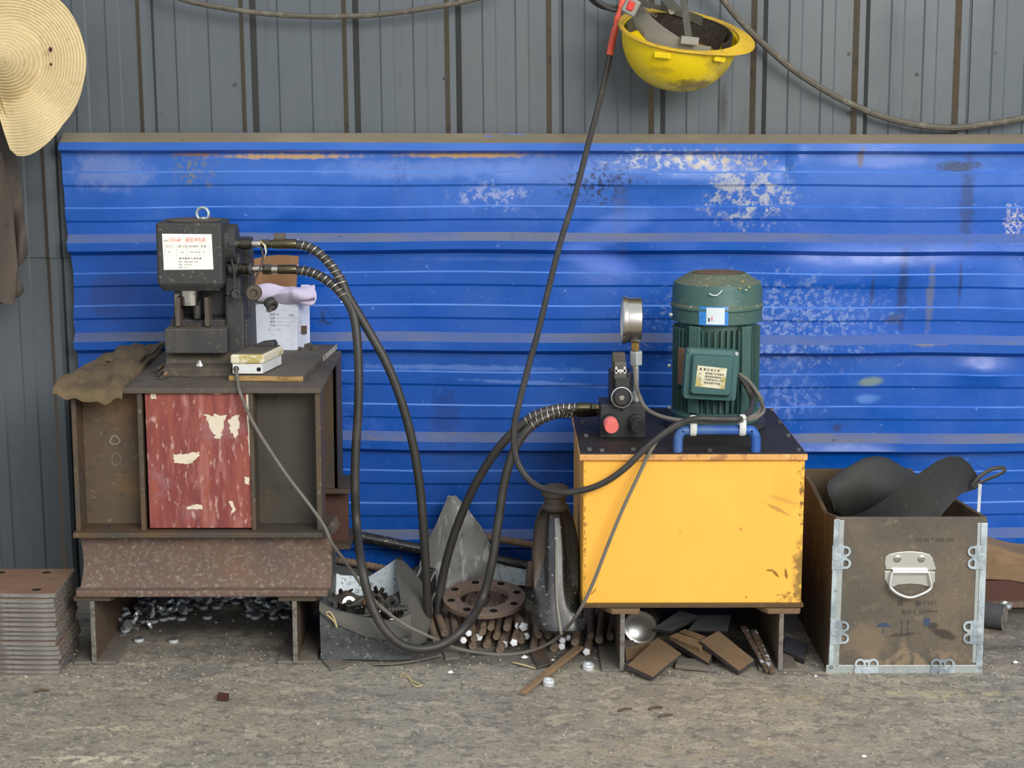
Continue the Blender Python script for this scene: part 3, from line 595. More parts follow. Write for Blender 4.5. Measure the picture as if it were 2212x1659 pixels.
mb = MB(); mb.box(P(372,660,yr).x, P(386,660,yr).x, yr+.03, yr+.06, zt0, P(380,640,yr).z); mb.build('side_shim', MT['label_cream'], punch)
# round plate behind the head and ports
q = P(510, 512, cy); mb = MB(); mb.cyl((H1-.012,cy+.01,P(500,528,cy).z), (H1+.020,cy+.01,P(500,528,cy).z), .040, n=36); mb.build('side_flange', MT['cast_black'], punch, smooth=30, bevel=.002)
mb = MB(); mb.box(H1-.006, H1+.026, cy+.002, cy+.06, P(500,690,cy).z, P(500,540,cy).z); mb.build('side_block', MT['cast_black'], punch, bevel=.005)
YF = cy-.02
def fitting(parent, py, y, x0, seq, nm='coupling', m='oily_steel'):
    """row of turned pieces along +x: seq of (x_px_start, x_px_end, radius_px, kind)"""
    for a, b, r, k, mm in seq:
        A = P(a, py, y); B = P(b, py, y); A.z = B.z = P(x0, py, y).z; R = r*.00089
        mb = MB()
        if k == 'hex': mb.cyl(A, B, R*1.08, n=6)
        elif k == 'grip': 
            pr = [(R*.8,0)]; 
            for i in range(5): pr += [(R, .06+i*.18), (R, .14+i*.18), (R*.9, .17+i*.18), (R*.9, .22+i*.18)]
            mb.lathe(pr+[(R*.8,1)], A, B, 24)
        else: mb.lathe([(R*.9,0),(R,.08),(R,.92),(R*.9,1)], A, B, 24)
        mb.build(nm if k != 'hex' else 'hex_nut', MT[mm], parent, smooth=30)
fitting(punch, 527, YF, 520, ((494,512,13,'c','cast_black'),(510,522,10,'c','oily_steel'),(520,543,13.5,'grip','oily_steel'),(543,566,8,'c','bright_steel')))
fitting(punch, 581, YF, 520, ((494,514,12,'c','cast_black'),(504,516,10,'hex','oily_steel'),(515,540,13.5,'grip','oily_steel'),(538,545,14.5,'c','machined'),(543,568,8,'c','bright_steel')))
# dust caps hanging on cords
def cap(px, py, y, r, nm, m, ax=(0,-1,0)):
    p = P(px, py, y); a = Vector(ax).normalized(); mb = MB(); mb.lathe([(r*.5,-.004),(r,-.004),(r,.010),(r*.85,.013),(r*.55,.013),(r*.5,.008),(r*.3,.008)], p, p+a, 22, unit=False); return mb.build(nm, MT[m], punch, smooth=30)
cap(549, 632, YF-.005, .0155, 'dust_cap', 'dusty_black'); cap(508, 634, YF-.02, .010, 'dust_cap', 'cast_black', (.3,-1,0)); cap(584, 655, YF-.012, .0125, 'dust_cap', 'machined', (.6,-1,-.5))
mb = MB(); mb.tube(cat(pp([(565,536,YF-.012),(568,560,YF-.014),(560,585,YF-.016),(553,600,YF-.01),(550,618,YF-.006)]), 6), .0022, n=6); mb.build('cap_cord', MT['dusty_black'], punch, smooth=True)
mb = MB(); mb.tube(cat(pp([(500,560,YF-.01),(506,590,YF-.014),(508,625,YF-.02)]), 6), .0022, n=6); mb.build('cap_cord', MT['cast_black'], punch, smooth=True)
mb = MB(); mb.tube(cat(pp([(549,640,YF-.006),(556,652,YF-.01),(575,654,YF-.012)]), 6), .0028, n=6); mb.build('cap_cord', MT['machined'], punch, smooth=True)
mb = MB(); mb.ball(P(582,668,YF-.018), .006, 8, (1,1,1.1)); mb.ball(P(590,664,YF-.014), .0045, 8); mb.build('mud_clump', MT['dusty_black'], punch, smooth=True)
mb = MB(); mb.tube(pp([(563,521,YF-.013),(572,530,YF-.015),(575,545,YF-.014),(571,556,YF-.012)]), [.004,.0048,.004,.002], n=6, flat=(1,.4)); mb.build('tied_rag', MT['label_cream'], punch, smooth=True, label='strip of pale yellow cloth tied round the upper coupling')
# -------- cartons behind the punch
YB = -.14
mb = MB(); x0, x1 = P(536,700,YB).x, P(640,700,YB).x; z0 = ztp; z1_ = P(590, 655, YB).z
pts = [(x0,YB,z0),(x1,YB,z0),(P(662,700,YB+.06).x,YB+.06,z0),(P(668,700,YB+.06).x,YB+.075,z0),(x0,YB+.075,z0)]
mb.rings([[Vector(p) for p in pts], [Vector((p[0]+.004*(i == 1 or i == 2), p[1], z1_)) for i, p in enumerate(pts)]]); box = mb.build('carton', MT['paper'], bevel=.0015)
tag(box, 'soiled white paper carton standing behind the punch under a crumpled sheet', 'carton')
yb2 = YB-.0006
for i, (px, py, t) in enumerate(((574,674,'数量'),(583,681,'规格  60'),(583,689,'日期 ─────────'),(583,697,'编号 ───────'),(583,705,'产地 ──────'),(580,714,'□ ── □ ─'),(624,683,'合格'))): text(t, px, py, yb2, .0055, 'grey_ink', box)
mb = MB(); mb.grid(lambda u, v: P(648+u*16, 702+v*18, YB+.03+.02*u)+Vector((0,-.012,0)), 4, 4); mb.build('green_mark', MT['vent_grille'], box)
mb = MB()
def flap(u, v):
    p = P(534+u*(112-6*v), 563-12*sin(u*2.2)*(1-v)+v*66, YB+.05-.02*v); return p+Vector((0, .008*sin(u*5), 0))
mb.slab(flap, 12, 6, (0,.006,0)); o = mb.build('cardboard_piece', MT['cardboard'], smooth=50); tag(o, 'torn brown cardboard piece standing upright behind the hose couplings', 'cardboard')
def crump(u, v):
    px = 556+u*124; top_ = 616 if u < .62 else 616+8*sin((u-.62)*8); bot = 660-6*sin(u*3)
    curl = sin(v*pi)*.022*(1 if u < .6 else 1.3)
    return P(px-8*(v)*(1-u), top_+(bot-top_)*v, YB+.0-curl)+Vector((0,0,.004*sin(u*9+v*6)))
mb = MB(); mb.slab(crump, 26, 12, (0,.003,0)); mb.tube(cat([P(652,620,YB+.02), P(672,622,YB+.01), P(679,640,YB), P(672,655,YB-.01), P(648,650,YB-.012), P(640,636,YB-.01)], 6), .005, n=8)
o = mb.build('crumpled_paper', MT['lilac_paper'], smooth=60); tag(o, 'crumpled pale lilac paper sheet rolled on top of the white carton', 'paper')
rnd = random.Random(5)
for i in range(7):
    p = F(608+i*12+rnd.uniform(-3,3), 752+rnd.uniform(-5,4), ztp); mb = MB(); mb.ball(p+Vector((0,0,.003)), .006+rnd.random()*.005, 7, (1.3,1,.6)); o = mb.build('dirt_lump', MT['dusty_black']); tag(o, 'dark crumb in the oily dirt on the plywood below the white carton', 'dirt', 'dirt lumps on the plywood')
# -------- foot switch
zs = ztp; fy = F(555, 810, zs).y
sw = thing('foot_switch', 'grimy cream and white metal foot switch box on the plywood', 'foot switch', (P(545,800,fy).x, fy+.06, zs))
a0, a1 = P(502,800,fy).x, P(567,800,fy).x; zz1 = P(535, 786, fy).z; dep = .115; dx = .024
def skew(mb, x0, x1, z0, z1, y0, y1, k=dx/dep):
    f = lambda x, y, z: Vector((x+(y-fy)*k, y, z))
    return mb.hexa([f(x0,y0,z0),f(x1,y0,z0),f(x1,y1,z0),f(x0,y1,z0),f(x0,y0,z1),f(x1,y0,z1),f(x1,y1,z1),f(x0,y1,z1)])
mb = MB(); skew(mb, a0, a1, zs+.002, zz1, fy, fy+dep); sb = mb.build('body', MT['white_plastic'], sw, bevel=.0015)
zz2 = P(535, 766, fy).z; mb = MB(); skew(mb, a0-.003, a1+.004, zz1, zz2, fy-.003, fy+dep+.003); mb.build('cover', MT['label_cream'], sw, bevel=.004, seg=3)
mb = MB(); skew(mb, a0+.003, a1-.001, zz2-.001, zz2+.0025, fy+.004, fy+dep-.004); mb.build('pedal_plate', MT['dusty_black'], sw, bevel=.002)
mb = MB(); m_ = F(575, 745, zz2+.006); mb.prism([(m_.x-.030,m_.y+.0,zz2+.002),(m_.x-.012,m_.y,zz2+.010),(m_.x+.012,m_.y,zz2+.013),(m_.x+.016,m_.y,zz2+.006),(m_.x+.016,m_.y,zz2+.002)], (.004,.03,0)); mb.build('pedal', MT['cast_black'], sw, bevel=.002)
mb = MB(); q = P(559,798,fy); mb.cyl(q+Vector((0,-.0006,0)), q+Vector((0,.002,0)), .0042, n=16); mb.build('cable_hole', MT['hole'], sw)
mb = MB(); q = P(510,797,fy); mb.torus(q, (0,1,0), .0045, .0014, 18, 6); mb.build('grommet', MT['rubber'], sw, smooth=True)
# ================================================================ PELLETS UNDER THE STAND
def slug_proto():
    mb = MB(); mb.lathe([(.0088,0),(.0102,.0012),(.0102,.0072),(.0092,.0084),(0,.0084)], (0,0,0), (0,0,1), 18, unit=False); mb.cur = 1
    o = mb.build('slug', [MT['slug_dark'], MT['slug_side']], origin=(0,0,0), smooth=30)
    for p in o.data.polygons:
        if abs(p.normal.z) < .5: p.material_index = 1
    return o
mat('slug_dark', (122,124,126), .42, .35, [(60,.5,.7,(54,52,50),.6)])
rnd = random.Random(11)
proto = slug_proto(); SL = []
spots_ = []
def inreg(px, py):
    if 255 <= px <= 300: return 1330 < py < 1378
    if 300 < px <= 410: return 1292 < py < 1352-(px-300)*.10
    if 410 < px <= 470: return 1292 < py < 1318
    if 470 < px <= 540: return 1292 < py < 1312
    if 540 < px <= 628: return 1292 < py < 1338
    return False
tries = 0
while len(spots_) < 175 and tries < 9000:
    tries += 1; px = rnd.uniform(255, 628); py = rnd.uniform(1286, 1380)
    if not inreg(px, py): continue
    base = F(px, py, 0); lv = 0
    near = sum(1 for q in spots_ if (q[0]-base.x)**2+(q[1]-base.y)**2 < .0175**2)
    if near >= 3: continue
    if near and rnd.random() < .1: continue
    lv = near; spots_.append((base.x, base.y, lv*.0082))
for px, py in ((300,1386),(375,1388),(448,1337),(318,1360)): b = F(px, py, 0); spots_.append((b.x, b.y, 0))
for i, (x, y, z) in enumerate(spots_):
    o = proto if i == 0 else proto.copy()
    if i: COL.objects.link(o)
    t = 0 if z == 0 and rnd.random() < .75 else rnd.uniform(.2, 1.3)
    o.location = (x, y, z+(.0095*sin(t) if t else 0)); o.rotation_euler = (t*cos(i*2.4), t*sin(i*2.4), i)
    tag(o, 'round punched steel slug lying on the floor under the punch stand', 'steel slug', 'punched steel slugs under the stand')
# ================================================================ STACK OF PLATES, FAR LEFT
y0 = -.600; ztp_ = P(60, 1283, y0).z; npl = 17; th = ztp_/npl
xr_ = P(110, 1290, y0).x
rnd = random.Random(4)
ORDN = ['first','second','third','fourth','fifth','sixth','seventh','eighth','ninth','tenth','eleventh','twelfth','thirteenth','fourteenth','fifteenth','sixteenth','seventeenth','eighteenth']+['nineteenth','twentieth','twenty-first','twenty-second','twenty-third','twenty-fourth','twenty-fifth']
for i in range(npl):
    sh = rnd.uniform(-.003,.003)+(.003 if i < 6 else 0)+ (.004*(1-i/npl)); sy = rnd.uniform(-.003,.003)
    mb = MB(); X1 = xr_+sh+.004; X0 = X1-.235; Y0 = y0+sy
    mb.cur = 0; mb.box(X0, X1, Y0, Y0+.175, i*th+.0004, (i+1)*th-.0003)
    o = mb.build('steel_plate', [MT['plate_edge'], MT['plate_top']])
    for p in o.data.polygons:
        if p.normal.z > .9: p.material_index = 1
    if i >= npl-3:
        c = MB()
        for px, py in ((79,1273),(101,1236),(2,1236)):
            q = F(px, py, ztp_); c.cyl((q.x,q.y,ztp_-.04), (q.x,q.y,ztp_+.02), .0085, n=16)
        cut(o, c)
    b = o.modifiers.new('bevel', 'BEVEL'); b.width = .0007; b.segments = 1; b.limit_method = 'ANGLE'
    tag(o, 'rusty square steel plate with bolt holes, topmost of the stack at far left' if i == npl-1 else ('rusty square steel plate at the very bottom of the stack at far left' if i == 0 else 'rusty square steel plate, %s from the top of the stack at far left' % ORDN[npl-1-i]), 'steel plate', 'rusty steel plates stacked at far left')
p = F(128, 1446, 0); mb = MB(); mb.cyl(p+Vector((0,0,.0085)), p+Vector((.008,.05,.0085)), .0080, n=16); mb.build('steel_pin', MT['slug_steel'], smooth=30)
tag(bpy.data.objects['steel_pin'], 'short round steel pin on the floor against the plate stack', 'pin')
# ================================================================ BIN OF BOLTS
yb0 = F(760, 1428, 0).y
bx = thing('cut_plastic_drum', 'cut open dusty black plastic drum with white inside holding bolts', 'container', (P(790,1400,yb0).x, yb0+.12, 0))
X0, X1 = P(692,1380,yb0).x, P(888,1380,yb0).x; dep = .27; zfr = P(780,1338,yb0).z
def wallp(pts, th, m, nm, lab=None):
    mb = MB(); mb.prism(pts, th); return mb.build(nm, MT[m], bx, bevel=.002, label=lab)
def front(u, v):
    x = X0+(X1-X0)*u; top_ = interp(u, [(0,P(700,1298,yb0).z),(.15,P(720,1318,yb0).z),(.5,P(790,1332,yb0).z),(.8,zfr-.002),(1,P(888,1325,yb0).z)])
    return Vector((x, yb0+.004*sin(u*6)-.008*(1-(2*u-1)**2)*.6+.003*sin(v*8), .004+(top_-.004)*v))
mb = MB(); mb.slab(front, 16, 8, (0,.005,0)); mb.build('front_wall', MT['bin_outer'], bx, smooth=50)
def rim(u, v):
    p = front(u, 1); return p+Vector((0, -.004-.010*sin(v*pi*.6), -.036*v*(.5+.5*min(u*2, 1))))
mb = MB(); mb.slab(rim, 16, 4, (0,.003,0)); mb.build('folded_rim', MT['bin_flap'], bx, smooth=50)
mb = MB(); mb.box(X0+.002, X1-.002, yb0+.004, yb0+dep, .001, .005); mb.build('base', MT['bin_outer'], bx)
def leftw(u, v):
    y = yb0+.002+dep*u; top_ = interp(u, [(0,P(700,1298,yb0).z),(1,.155)]); return Vector((X0+.002*sin(u*7)+.004*u, y, .004+(top_-.004)*v))
mb = MB(); mb.slab(leftw, 8, 6, (.004,0,0)); mb.build('side_wall', MT['bin_outer'], bx, smooth=50)
yk = yb0+dep-.03
def backw(u, v):
    px = 700+u*180; topy = interp(px, [(700,1236),(735,1252),(790,1256),(800,1250),(852,1213),(866,1212),(880,1280)]); p = P(px, topy, yk); return Vector((p.x, yk+.012*sin(u*5)-.02*(1-v)*(1-u)+.02*v, .006+(p.z-.006)*v))
mb = MB(); mb.slab(backw, 20, 10, (0,.004,0)); mb.build('back_wall', MT['bin_inner'], bx, smooth=50, label='white inside of the back wall')
def flap_(u, v):
    # tall right-hand wall folded toward the viewer, from apex (855,1208) down
    a = P(853, 1209, yk-.01).lerp(P(880, 1404, yb0+.03), v); b = P(872, 1214, yk+.02).lerp(P(930, 1386, yb0+.10), v)
    p = a.lerp(b, u); bow = sin(v*pi)*.020*u
    return Vector((p.x+bow+.010*sin(v*4)*(u), p.y+.004*sin(v*7+u*3), max(p.z, .004)))
mb = MB(); mb.slab(flap_, 10, 18, (.001,.005,0)); mb.build('side_flap', MT['bin_flap'], bx, smooth=50)
def flap2(u, v):
    p = P(716+u*150, interp(716+u*150, [(700,1258),(780,1262),(820,1235),(866,1206)]), yk+.03); return Vector((p.x, p.y+.02*v, p.z-.016*(1-v)))
mb = MB(); mb.slab(flap2, 12, 3, (0,.005,0)); mb.build('back_rim', MT['rubber'], bx, smooth=50)
mb = MB(); mb.tube(cat(pp([(704,1325,yb0-.012),(712,1322,yb0-.014),(722,1336,yb0-.016),(728,1355,yb0-.014),(720,1340,yb0-.014),(706,1328,yb0-.012)]),4), .0016, n=5); o = mb.build('straw_wisp', MT['straw_stem'], smooth=True); tag(o, 'pale dry straw wisp stuck to the front of the cut black drum', 'straw')
rebar_later = [((696,1203,-.13),(852,1232,-.15),.008,'brown rebar lying behind the white back wall of the cut drum'), ((690,1262,-.14),(722,1196,-.12),.006,'short dark bar leaning behind the cut drum near the stand')]
mb = MB(); mb.prism([P(716,1262,-.16), P(806,1262,-.16), P(806,1228,-.13), P(722,1218,-.13)], (0,.05,0)); o = mb.build('scrap_block', MT['slab_grey'], bevel=.003); tag(o, 'dark grey scrap block behind the white back wall of the cut drum', 'scrap')
# contents
def hexbolt(p, d, L=.05, r=.006, nm='bolt', m='oily_steel'):
    d = Vector(d).normalized(); mb = MB(); p = Vector(p)
    mb.cyl(p, p+d*.008, r*1.9, n=6); mb.lathe([(r, .008)]+[(r*(1 if k % 2 else .86), .012+(L-.012)*k/22) for k in range(23)], p, p+d, 12, unit=False); return mb.build(nm, MT[m], smooth=25)
def nut(p, ax, r=.011, h=.009, m='oily_steel', nm='nut'):
    ax = Vector(ax).normalized(); mb = MB(); p = Vector(p); pr = [(r*.55,0),(r,0),(r,h),(r*.55,h)]
    mb.lathe(pr, p, p+ax, 6, unit=False, close=True); return mb.build(nm, MT[m])
zc_ = P(780, 1310, yb0+.09).z-.028
def cpos(px, py, h=0): p = F(px, py, zc_+h); return p+Vector((0,0,h*0))
def washer(p, ax, r=.015, m='machined'):
    ax = Vector(ax).normalized(); mb = MB(); mb.lathe([(r*.5,0),(r,0),(r,.003),(r*.5,.003)], p, Vector(p)+ax, 20, unit=False, close=True); return mb.build('washer', MT[m], smooth=30)
its = []
its.append((hexbolt(cpos(724,1334,.012), (.9,.35,.1), .075, .009), 'thick dark bolt at the left front of the drum of bolts'))
its.append((hexbolt(cpos(790,1322,.02), (1,-.1,.12), .085, .006, m='machined'), 'long thin dark bolt lying across the drum contents'))
its.append((hexbolt(cpos(830,1335,.016), (.5,.8,.2), .06, .007), 'dark bolt pointing away at the right of the drum contents'))
its.append((hexbolt(cpos(772,1345,.015), (-.9,.3,.05), .06, .006), 'dark bolt at the front centre of the drum contents'))
its.append((hexbolt(cpos(745,1318,.022), (.6,.7,.2), .05, .007, m='machined'), 'dark bolt behind the thick one in the drum'))
its.append((washer(cpos(754,1303,.022), (.2,-1,.4), .014, 'zinc'), 'bright washer standing on edge in the drum of bolts'))
its.append((washer(cpos(712,1308,.02), (.1,-1,.5), .016, 'cast_black'), 'black washer at the left side of the drum of bolts'))
its.append((washer(cpos(848,1300,.024), (-.3,-1,.5), .014), 'dark washer at the right side of the drum of bolts'))
its.append((nut(cpos(812,1300,.018), (.3,-.5,1)), 'oily nut near the back of the drum of bolts'))
its.append((nut(cpos(848,1348,.014), (.2,-.9,.4)), 'oily nut at the right front of the drum of bolts'))
its.append((nut(cpos(862,1325,.014), (-.4,-.6,.6), .012), 'large oily nut against the drum flap'))
its.append((nut(cpos(735,1345,.01), (.1,-.7,.7), .010), 'small oily nut at the drum front rim'))
mb = MB(); q = cpos(786,1318,.03); pts = [q+Vector((.022*cos(a)*(1.5 if abs(cos(a)) > .5 else 1.2), .006*sin(a), .009*sin(a))) for a in [2*pi*i/16 for i in range(16)]]; mb.tube(pts, .0032, n=7, close=True)
its.append((mb.build('chain_link', MT['oily_steel'], smooth=True), 'open oval chain link on top of the bolts in the drum'))
mb = MB(); q = cpos(775,1303,.02); mb.box(q.x-.012, q.x+.018, q.y, q.y+.006, q.z-.008, q.z+.008); its.append((mb.build('rusty_tab', MT['orange_rust'], bevel=.001), 'orange rusted steel tab among the bolts in the drum'))
for o, l in its: tag(o, l, {'bolt':'bolt','nut':'nut','washer':'washer','chain_link':'chain link','rusty_tab':'scrap'}[o.name.split('.')[0]], 'loose hardware in the cut drum')
mb = MB()
def heap(u, v): return Vector((X0+.008+(X1-X0-.02)*u, yb0+.008+(dep-.06)*v, zc_-.004+.006*sin(u*17+v*5)+.005*sin(v*21)+.018*v))
mb.slab(heap, 24, 20, (0,0,-.02)); o = mb.build('dirt_fill', MT['dusty_black'], smooth=True); tag(o, 'dark dirt and small scrap filling the cut black drum', 'dirt', kind='stuff')
rnd = random.Random(8)
mb = MB()
for i in range(60):
    u, v = rnd.random(), rnd.random(); p = heap(u, v); mb.obox(p+Vector((0,0,.004)), (rnd.uniform(.006,.02), rnd.uniform(.004,.008), rnd.uniform(.003,.008)), (rnd.random()*3, rnd.random()*3, rnd.random()*3))
o = mb.build('metal_scraps', MT['oily_steel']); tag(o, 'small oily metal scraps mixed into the drum of bolts', 'scrap', kind='stuff')
# ================================================================ LEANING SHEET, PIPES, PALE SHEET
def lean(u, v):
    L = interp(v, [(0,P(968,1068,-.075).x),(.25,P(945,1112,-.075).x),(.5,P(920,1160,-.075).x),(1,P(880,1290,-.13).x)])
    R = interp(v, [(0,P(985,1068,-.075).x),(.12,P(1010,1090,-.075).x),(.3,P(1040,1122,-.08).x),(.5,P(1062,1158,-.08).x),(.66,P(1068,1185,-.08).x),(.8,P(1040,1215,-.1).x),(1,P(975,1270,-.13).x)])
    zt_, zb_ = P(975,1068,-.075).z, P(930,1290,-.13).z
    return Vector((L+(R-L)*u, -.085-.060*v-.014*sin(u*pi)*(.4+v)-.006*sin(v*9), zt_+(zb_-zt_)*v))
mb = MB(); mb.slab(lean, 20, 26, (0,.003,0)); o = mb.build('plastic_sheet', MT['grey_sheet'], smooth=40); tag(o, 'scratched grey plastic sheet with pointed top leaning against the blue sheet', 'plastic sheet')
p = P(930,1265,-.18); mb = MB()
def under(u, v):
    a = P(872+u*70, 1225+v*95, -.20-.05*v); return a+Vector((0, -.010*sin(u*8+v*5), 0))
mb.slab(under, 14, 12, (0,.003,0)); o = mb.build('foil_bag', MT['gloss_black'], smooth=40); tag(o, 'crumpled dark shiny plastic film below the leaning grey sheet', 'plastic film')
def pale(u, v):
    px = 974+u*180; t_ = interp(px, [(974,1228),(1010,1216),(1060,1210),(1110,1222),(1154,1230)]); b_ = 1258+8*u
    return P(px, t_+(b_-t_)*v, -.10-.02*v)
mb = MB(); mb.slab(pale, 16, 5, (0,.004,0)); o = mb.build('pale_board', MT['pale_sheet'], smooth=40); tag(o, 'speckled pale grey strip standing behind the rebar pile', 'strip')
def pipe(pts, r, nm, m, lab, c, ribs=False):
    mb = MB(); mb.tube(cat(pp(pts), 6), r, n=14); o = mb.build(nm, MT[m], smooth=50); tag(o, lab, c); return o
pipe([(700,1148,-.08),(780,1160,-.078),(900,1184,-.078),(1000,1200,-.078)], .0120, 'black_pipe', 'shiny_pipe', 'oily black pipe against the blue sheet, left of the leaning grey sheet', 'pipe')
pipe([(1000,1196,-.078),(1040,1206,-.082),(1080,1211,-.09),(1180,1232,-.09)], .0125, 'black_pipe', 'shiny_pipe', 'oily black pipe above the pale strip, right of the leaning grey sheet', 'pipe')
def rebar_mesh(a, b, r, m='rebar', pitch=.0085):
    a = Vector(a); b = Vector(b); L = (b-a).length; pr = [(r*.95, 0)]; k = max(2, int(L/pitch))
    for i in range(k):
        h = i/k*L; pr += [(r*.93, h+pitch*.1), (r*1.07, h+pitch*.35), (r*1.07, h+pitch*.6), (r*.93, h+pitch*.85)]
    pr.append((r*.95, L)); mb = MB(); mb.lathe(pr, a, a+(b-a).normalized(), 12, unit=False); return mb
mb = rebar_mesh(P(990,1150,-.075), P(1180,1182,-.085), .0085); o = mb.build('rebar', MT['rebar'], smooth=60); tag(o, 'long ribbed rebar behind the leaning grey sheet and black guard', 'rebar')
for a_, b_, r_, l_ in rebar_later: o = rebar_mesh(P(*a_), P(*b_), r_).build('rebar', MT['rebar'], smooth=60); tag(o, l_, 'rebar')
# ================================================================ REBAR STUBS PILE + RING
def fz(px, py, y): return P(px, py, y)
stubs = [ # front x, y px, back px offset, white end, radius px, front depth
 (943,1383,26,0,9),(961,1368,22,0,9),(984,1366,14,0,8),(1001,1383,12,1,8),(1012,1368,8,1,8),(1034,1376,-10,1,9),(1051,1394,-20,0,9),(1060,1356,-10,0,8),(1090,1392,-22,1,9),
 (1095,1356,-14,0,9),(1110,1388,-16,1,9),(1119,1352,2,1,8),(1131,1354,22,1,11),(1137,1374,0,1,8),(1153,1404,-6,0,9),(1080,1405,-14,0,9),(1021,1396,14,0,9),(1196,1401,-26,0,9),(1213,1396,-14,1,9),
 (972,1378,20,0,8), (1042,1366,-8,0,8), (1072,1376,-16,0,8), (1126,1384,-8,0,8), (1164,1372,8,0,8), (1024,1380,4,0,8), (1184,1374,-8,0,8), (1215,1383,-10,1,8),(1242,1388,-16,0,9),(1267,1408,-26,1,9),(1276,1374,-14,0,8),(1294,1383,-22,0,9),(1172,1392,-10,0,8),(1318,1376,-30,0,9),(1228,1378,-6,1,7)]
H0_ = [0.009, .026, .043]
rnd = random.Random(21)
for i, (fx, fy, dx_, wh, rp) in enumerate(stubs):
    r = rp*.00088
    # choose height layer so that the front end lies between floor and pile
    lay = 0 if fy > 1391 else (1 if fy > 1372 else 2)
    zf = r+lay*.0150; a = F(fx, fy, zf)
    L = .17+rnd.uniform(-.03,.03)
    b = Vector((a.x-dx_*.00088+rnd.uniform(-.004,.004), a.y+L, min(zf, .026)+rnd.uniform(0,.003)))
    t = thing('rebar_stub', '', 'rebar', a)
    rebar_mesh(a, b, r).build('bar', MT['rebar'], t, smooth=60)
    if wh:
        d = (a-b).normalized(); mb = MB(); mb.lathe([(r*1.0,-.003),(r*1.04,-.001),(r*.98,.003),(r*.6,.0045)], a, a+d, 5+i % 2, unit=False); mb.build('end_cap', MT['white_tip'], t, label='white tip')
    n_ = sum(1 for q in stubs if q[3] == wh and q[0] < fx)
    tag(t, ('white-tipped rusty rebar stub, %s white tip from the left of the pile' if wh else 'plain rusty rebar stub, %s plain one from the left along the pile front') % ORDN[n_], 'rebar', 'rebar stubs piled under the ring')
for i in range(14):  # more of the pile seen through and behind the ring
    fx = 985+i*11+rnd.uniform(-3,3); a = F(fx, 1318+rnd.uniform(-14,6), .036); r = .0072
    b = a+Vector((rnd.uniform(-.02,.02), .10, .002)); t = thing('rebar_stub', 'short plain rusty rebar stub at the back of the pile beneath the ring', 'rebar', a, 'rebar stubs piled under the ring')
    rebar_mesh(a, b, r).build('bar', MT['rebar'], t, smooth=60)
a = F(1119,1262,.03); mb = rebar_mesh(P(1142,1270,-.17), P(1146,1215,-.13), .008); o = mb.build('rebar_stub', MT['rebar'], smooth=60); tag(o, 'short rusty rebar standing against the left edge of the black guard', 'rebar')
# ring flange
c = P(1046, 1288, -.335); TI = radians(-9); Rr = .0852
mb = MB(); ax = Vector((0, sin(TI), cos(TI))); mb.lathe([(.051,0),(Rr-.001,0),(Rr,.001),(Rr,.010),(Rr-.001,.011),(.051,.011)], c-ax*.011, c-ax*.011+ax, 64, unit=False, close=True)
ring = mb.build('flange_ring', MT['ring_rust'], smooth=40)
cm = MB(); e1 = Vector((1,0,0)); e2 = ax.cross(e1)
for k in range(8):
    a_ = 2*pi*(k+.35)/8; q = c+e1*cos(a_)*.070+e2*sin(a_)*.070; cm.cyl(q-ax*.03, q+ax*.03, .0082, n=14)
cut(ring, cm); tag(ring, 'flat rusty round steel ring with bolt holes lying on the rebar stubs', 'steel ring')
mb = MB(); q = P(1019,1259,-.20); mb.lathe([(.009,0),(.0105,.0015),(.0105,.009),(.009,.0105),(0,.0105)], q-Vector((0,0,.004)), q+Vector((0,-.1,1)), 18, unit=False); o = mb.build('slug', MT['slug_steel'], smooth=30); tag(o, 'round steel slug resting on the far rim of the rusty ring', 'steel slug')
mb = MB(); q = P(1147,1292,-.27); mb.cyl(q, q+Vector((.012,.004,.002)), .007, n=10); o = mb.build('slug', MT['slug_steel'], smooth=30); tag(o, 'small round steel stub between the rusty ring and the black guard', 'steel slug')
# ================================================================ BLACK PLASTIC GUARD
yg = -.535
t = thing('plastic_guard', 'tall black plastic guard with arched top and central ridge left of the yellow tank', 'guard', (P(1206,1370,yg).x, yg, .055))
OUT = [(0,1150+56,1092),(.04,0,0)]
def outl(v):   # half-width px and centre px at height fraction v (0 top, 1 bottom)
    hw = interp(v, [(0,3),(.015,16),(.04,27),(.08,36),(.15,43),(.28,49),(.45,53),(.6,54),(.75,54),(.88,54),(.95,52),(1,44)]); cx = interp(v, [(0,1197),(.3,1200),(.6,1201),(.75,1203),(1,1213)]); hw = min(hw, 1252-cx if v < .77 else 99); return cx, hw
def sst(x, a, b): x = min(1, max(0, (x-a)/(b-a))); return x*x*(3-2*x)
def gsurf(u, v, off=0):
    cx, hw = outl(v); py = 1088+284*v; s = 2*u-1; A = abs(s); y = yg+.088*(1-v); t = sst(v, .42, .80)
    up = interp(A, [(0,-.020),(.30,-.018),(.38,-.012),(.46,.002),(.66,.008),(.84,.002),(.92,-.005),(1,.006)]); lo = -.026*(1-A**4)
    if v < .08: up = up*(v/.08)+(.012-.018*(1-A*A))*(1-v/.08)
    dy = up*(1-t)+lo*t
    if v > .93: dy += .040*((v-.93)/.07)**2
    return P(cx+s*hw, py, y)+Vector((0, dy+off, 0))
mb = MB(); mb.slab(gsurf, 48, 50, (0,.005,0)); o = mb.build('shell', [MT['gloss_black'], MT['dull_brown_black']], t, smooth=50)
for pidx, p in enumerate(o.data.polygons):
    co = p.center; 
    if pidx < 48*50:
        i = pidx % 48; j = pidx//48; s = abs(2*(i+.5)/48-1); v = j/50
        if s > .40+.75*sst(v, .30, .85) or v < .07: p.material_index = 1
mb = MB(); mb.tube([gsurf(.5+.0*v, v, -.0035) for v in [.30+.66*i/20 for i in range(21)]], [.0016+.0016*i/20 for i in range(21)], n=7); mb.build('seam_rib', MT['strap_grey'], t, smooth=True)
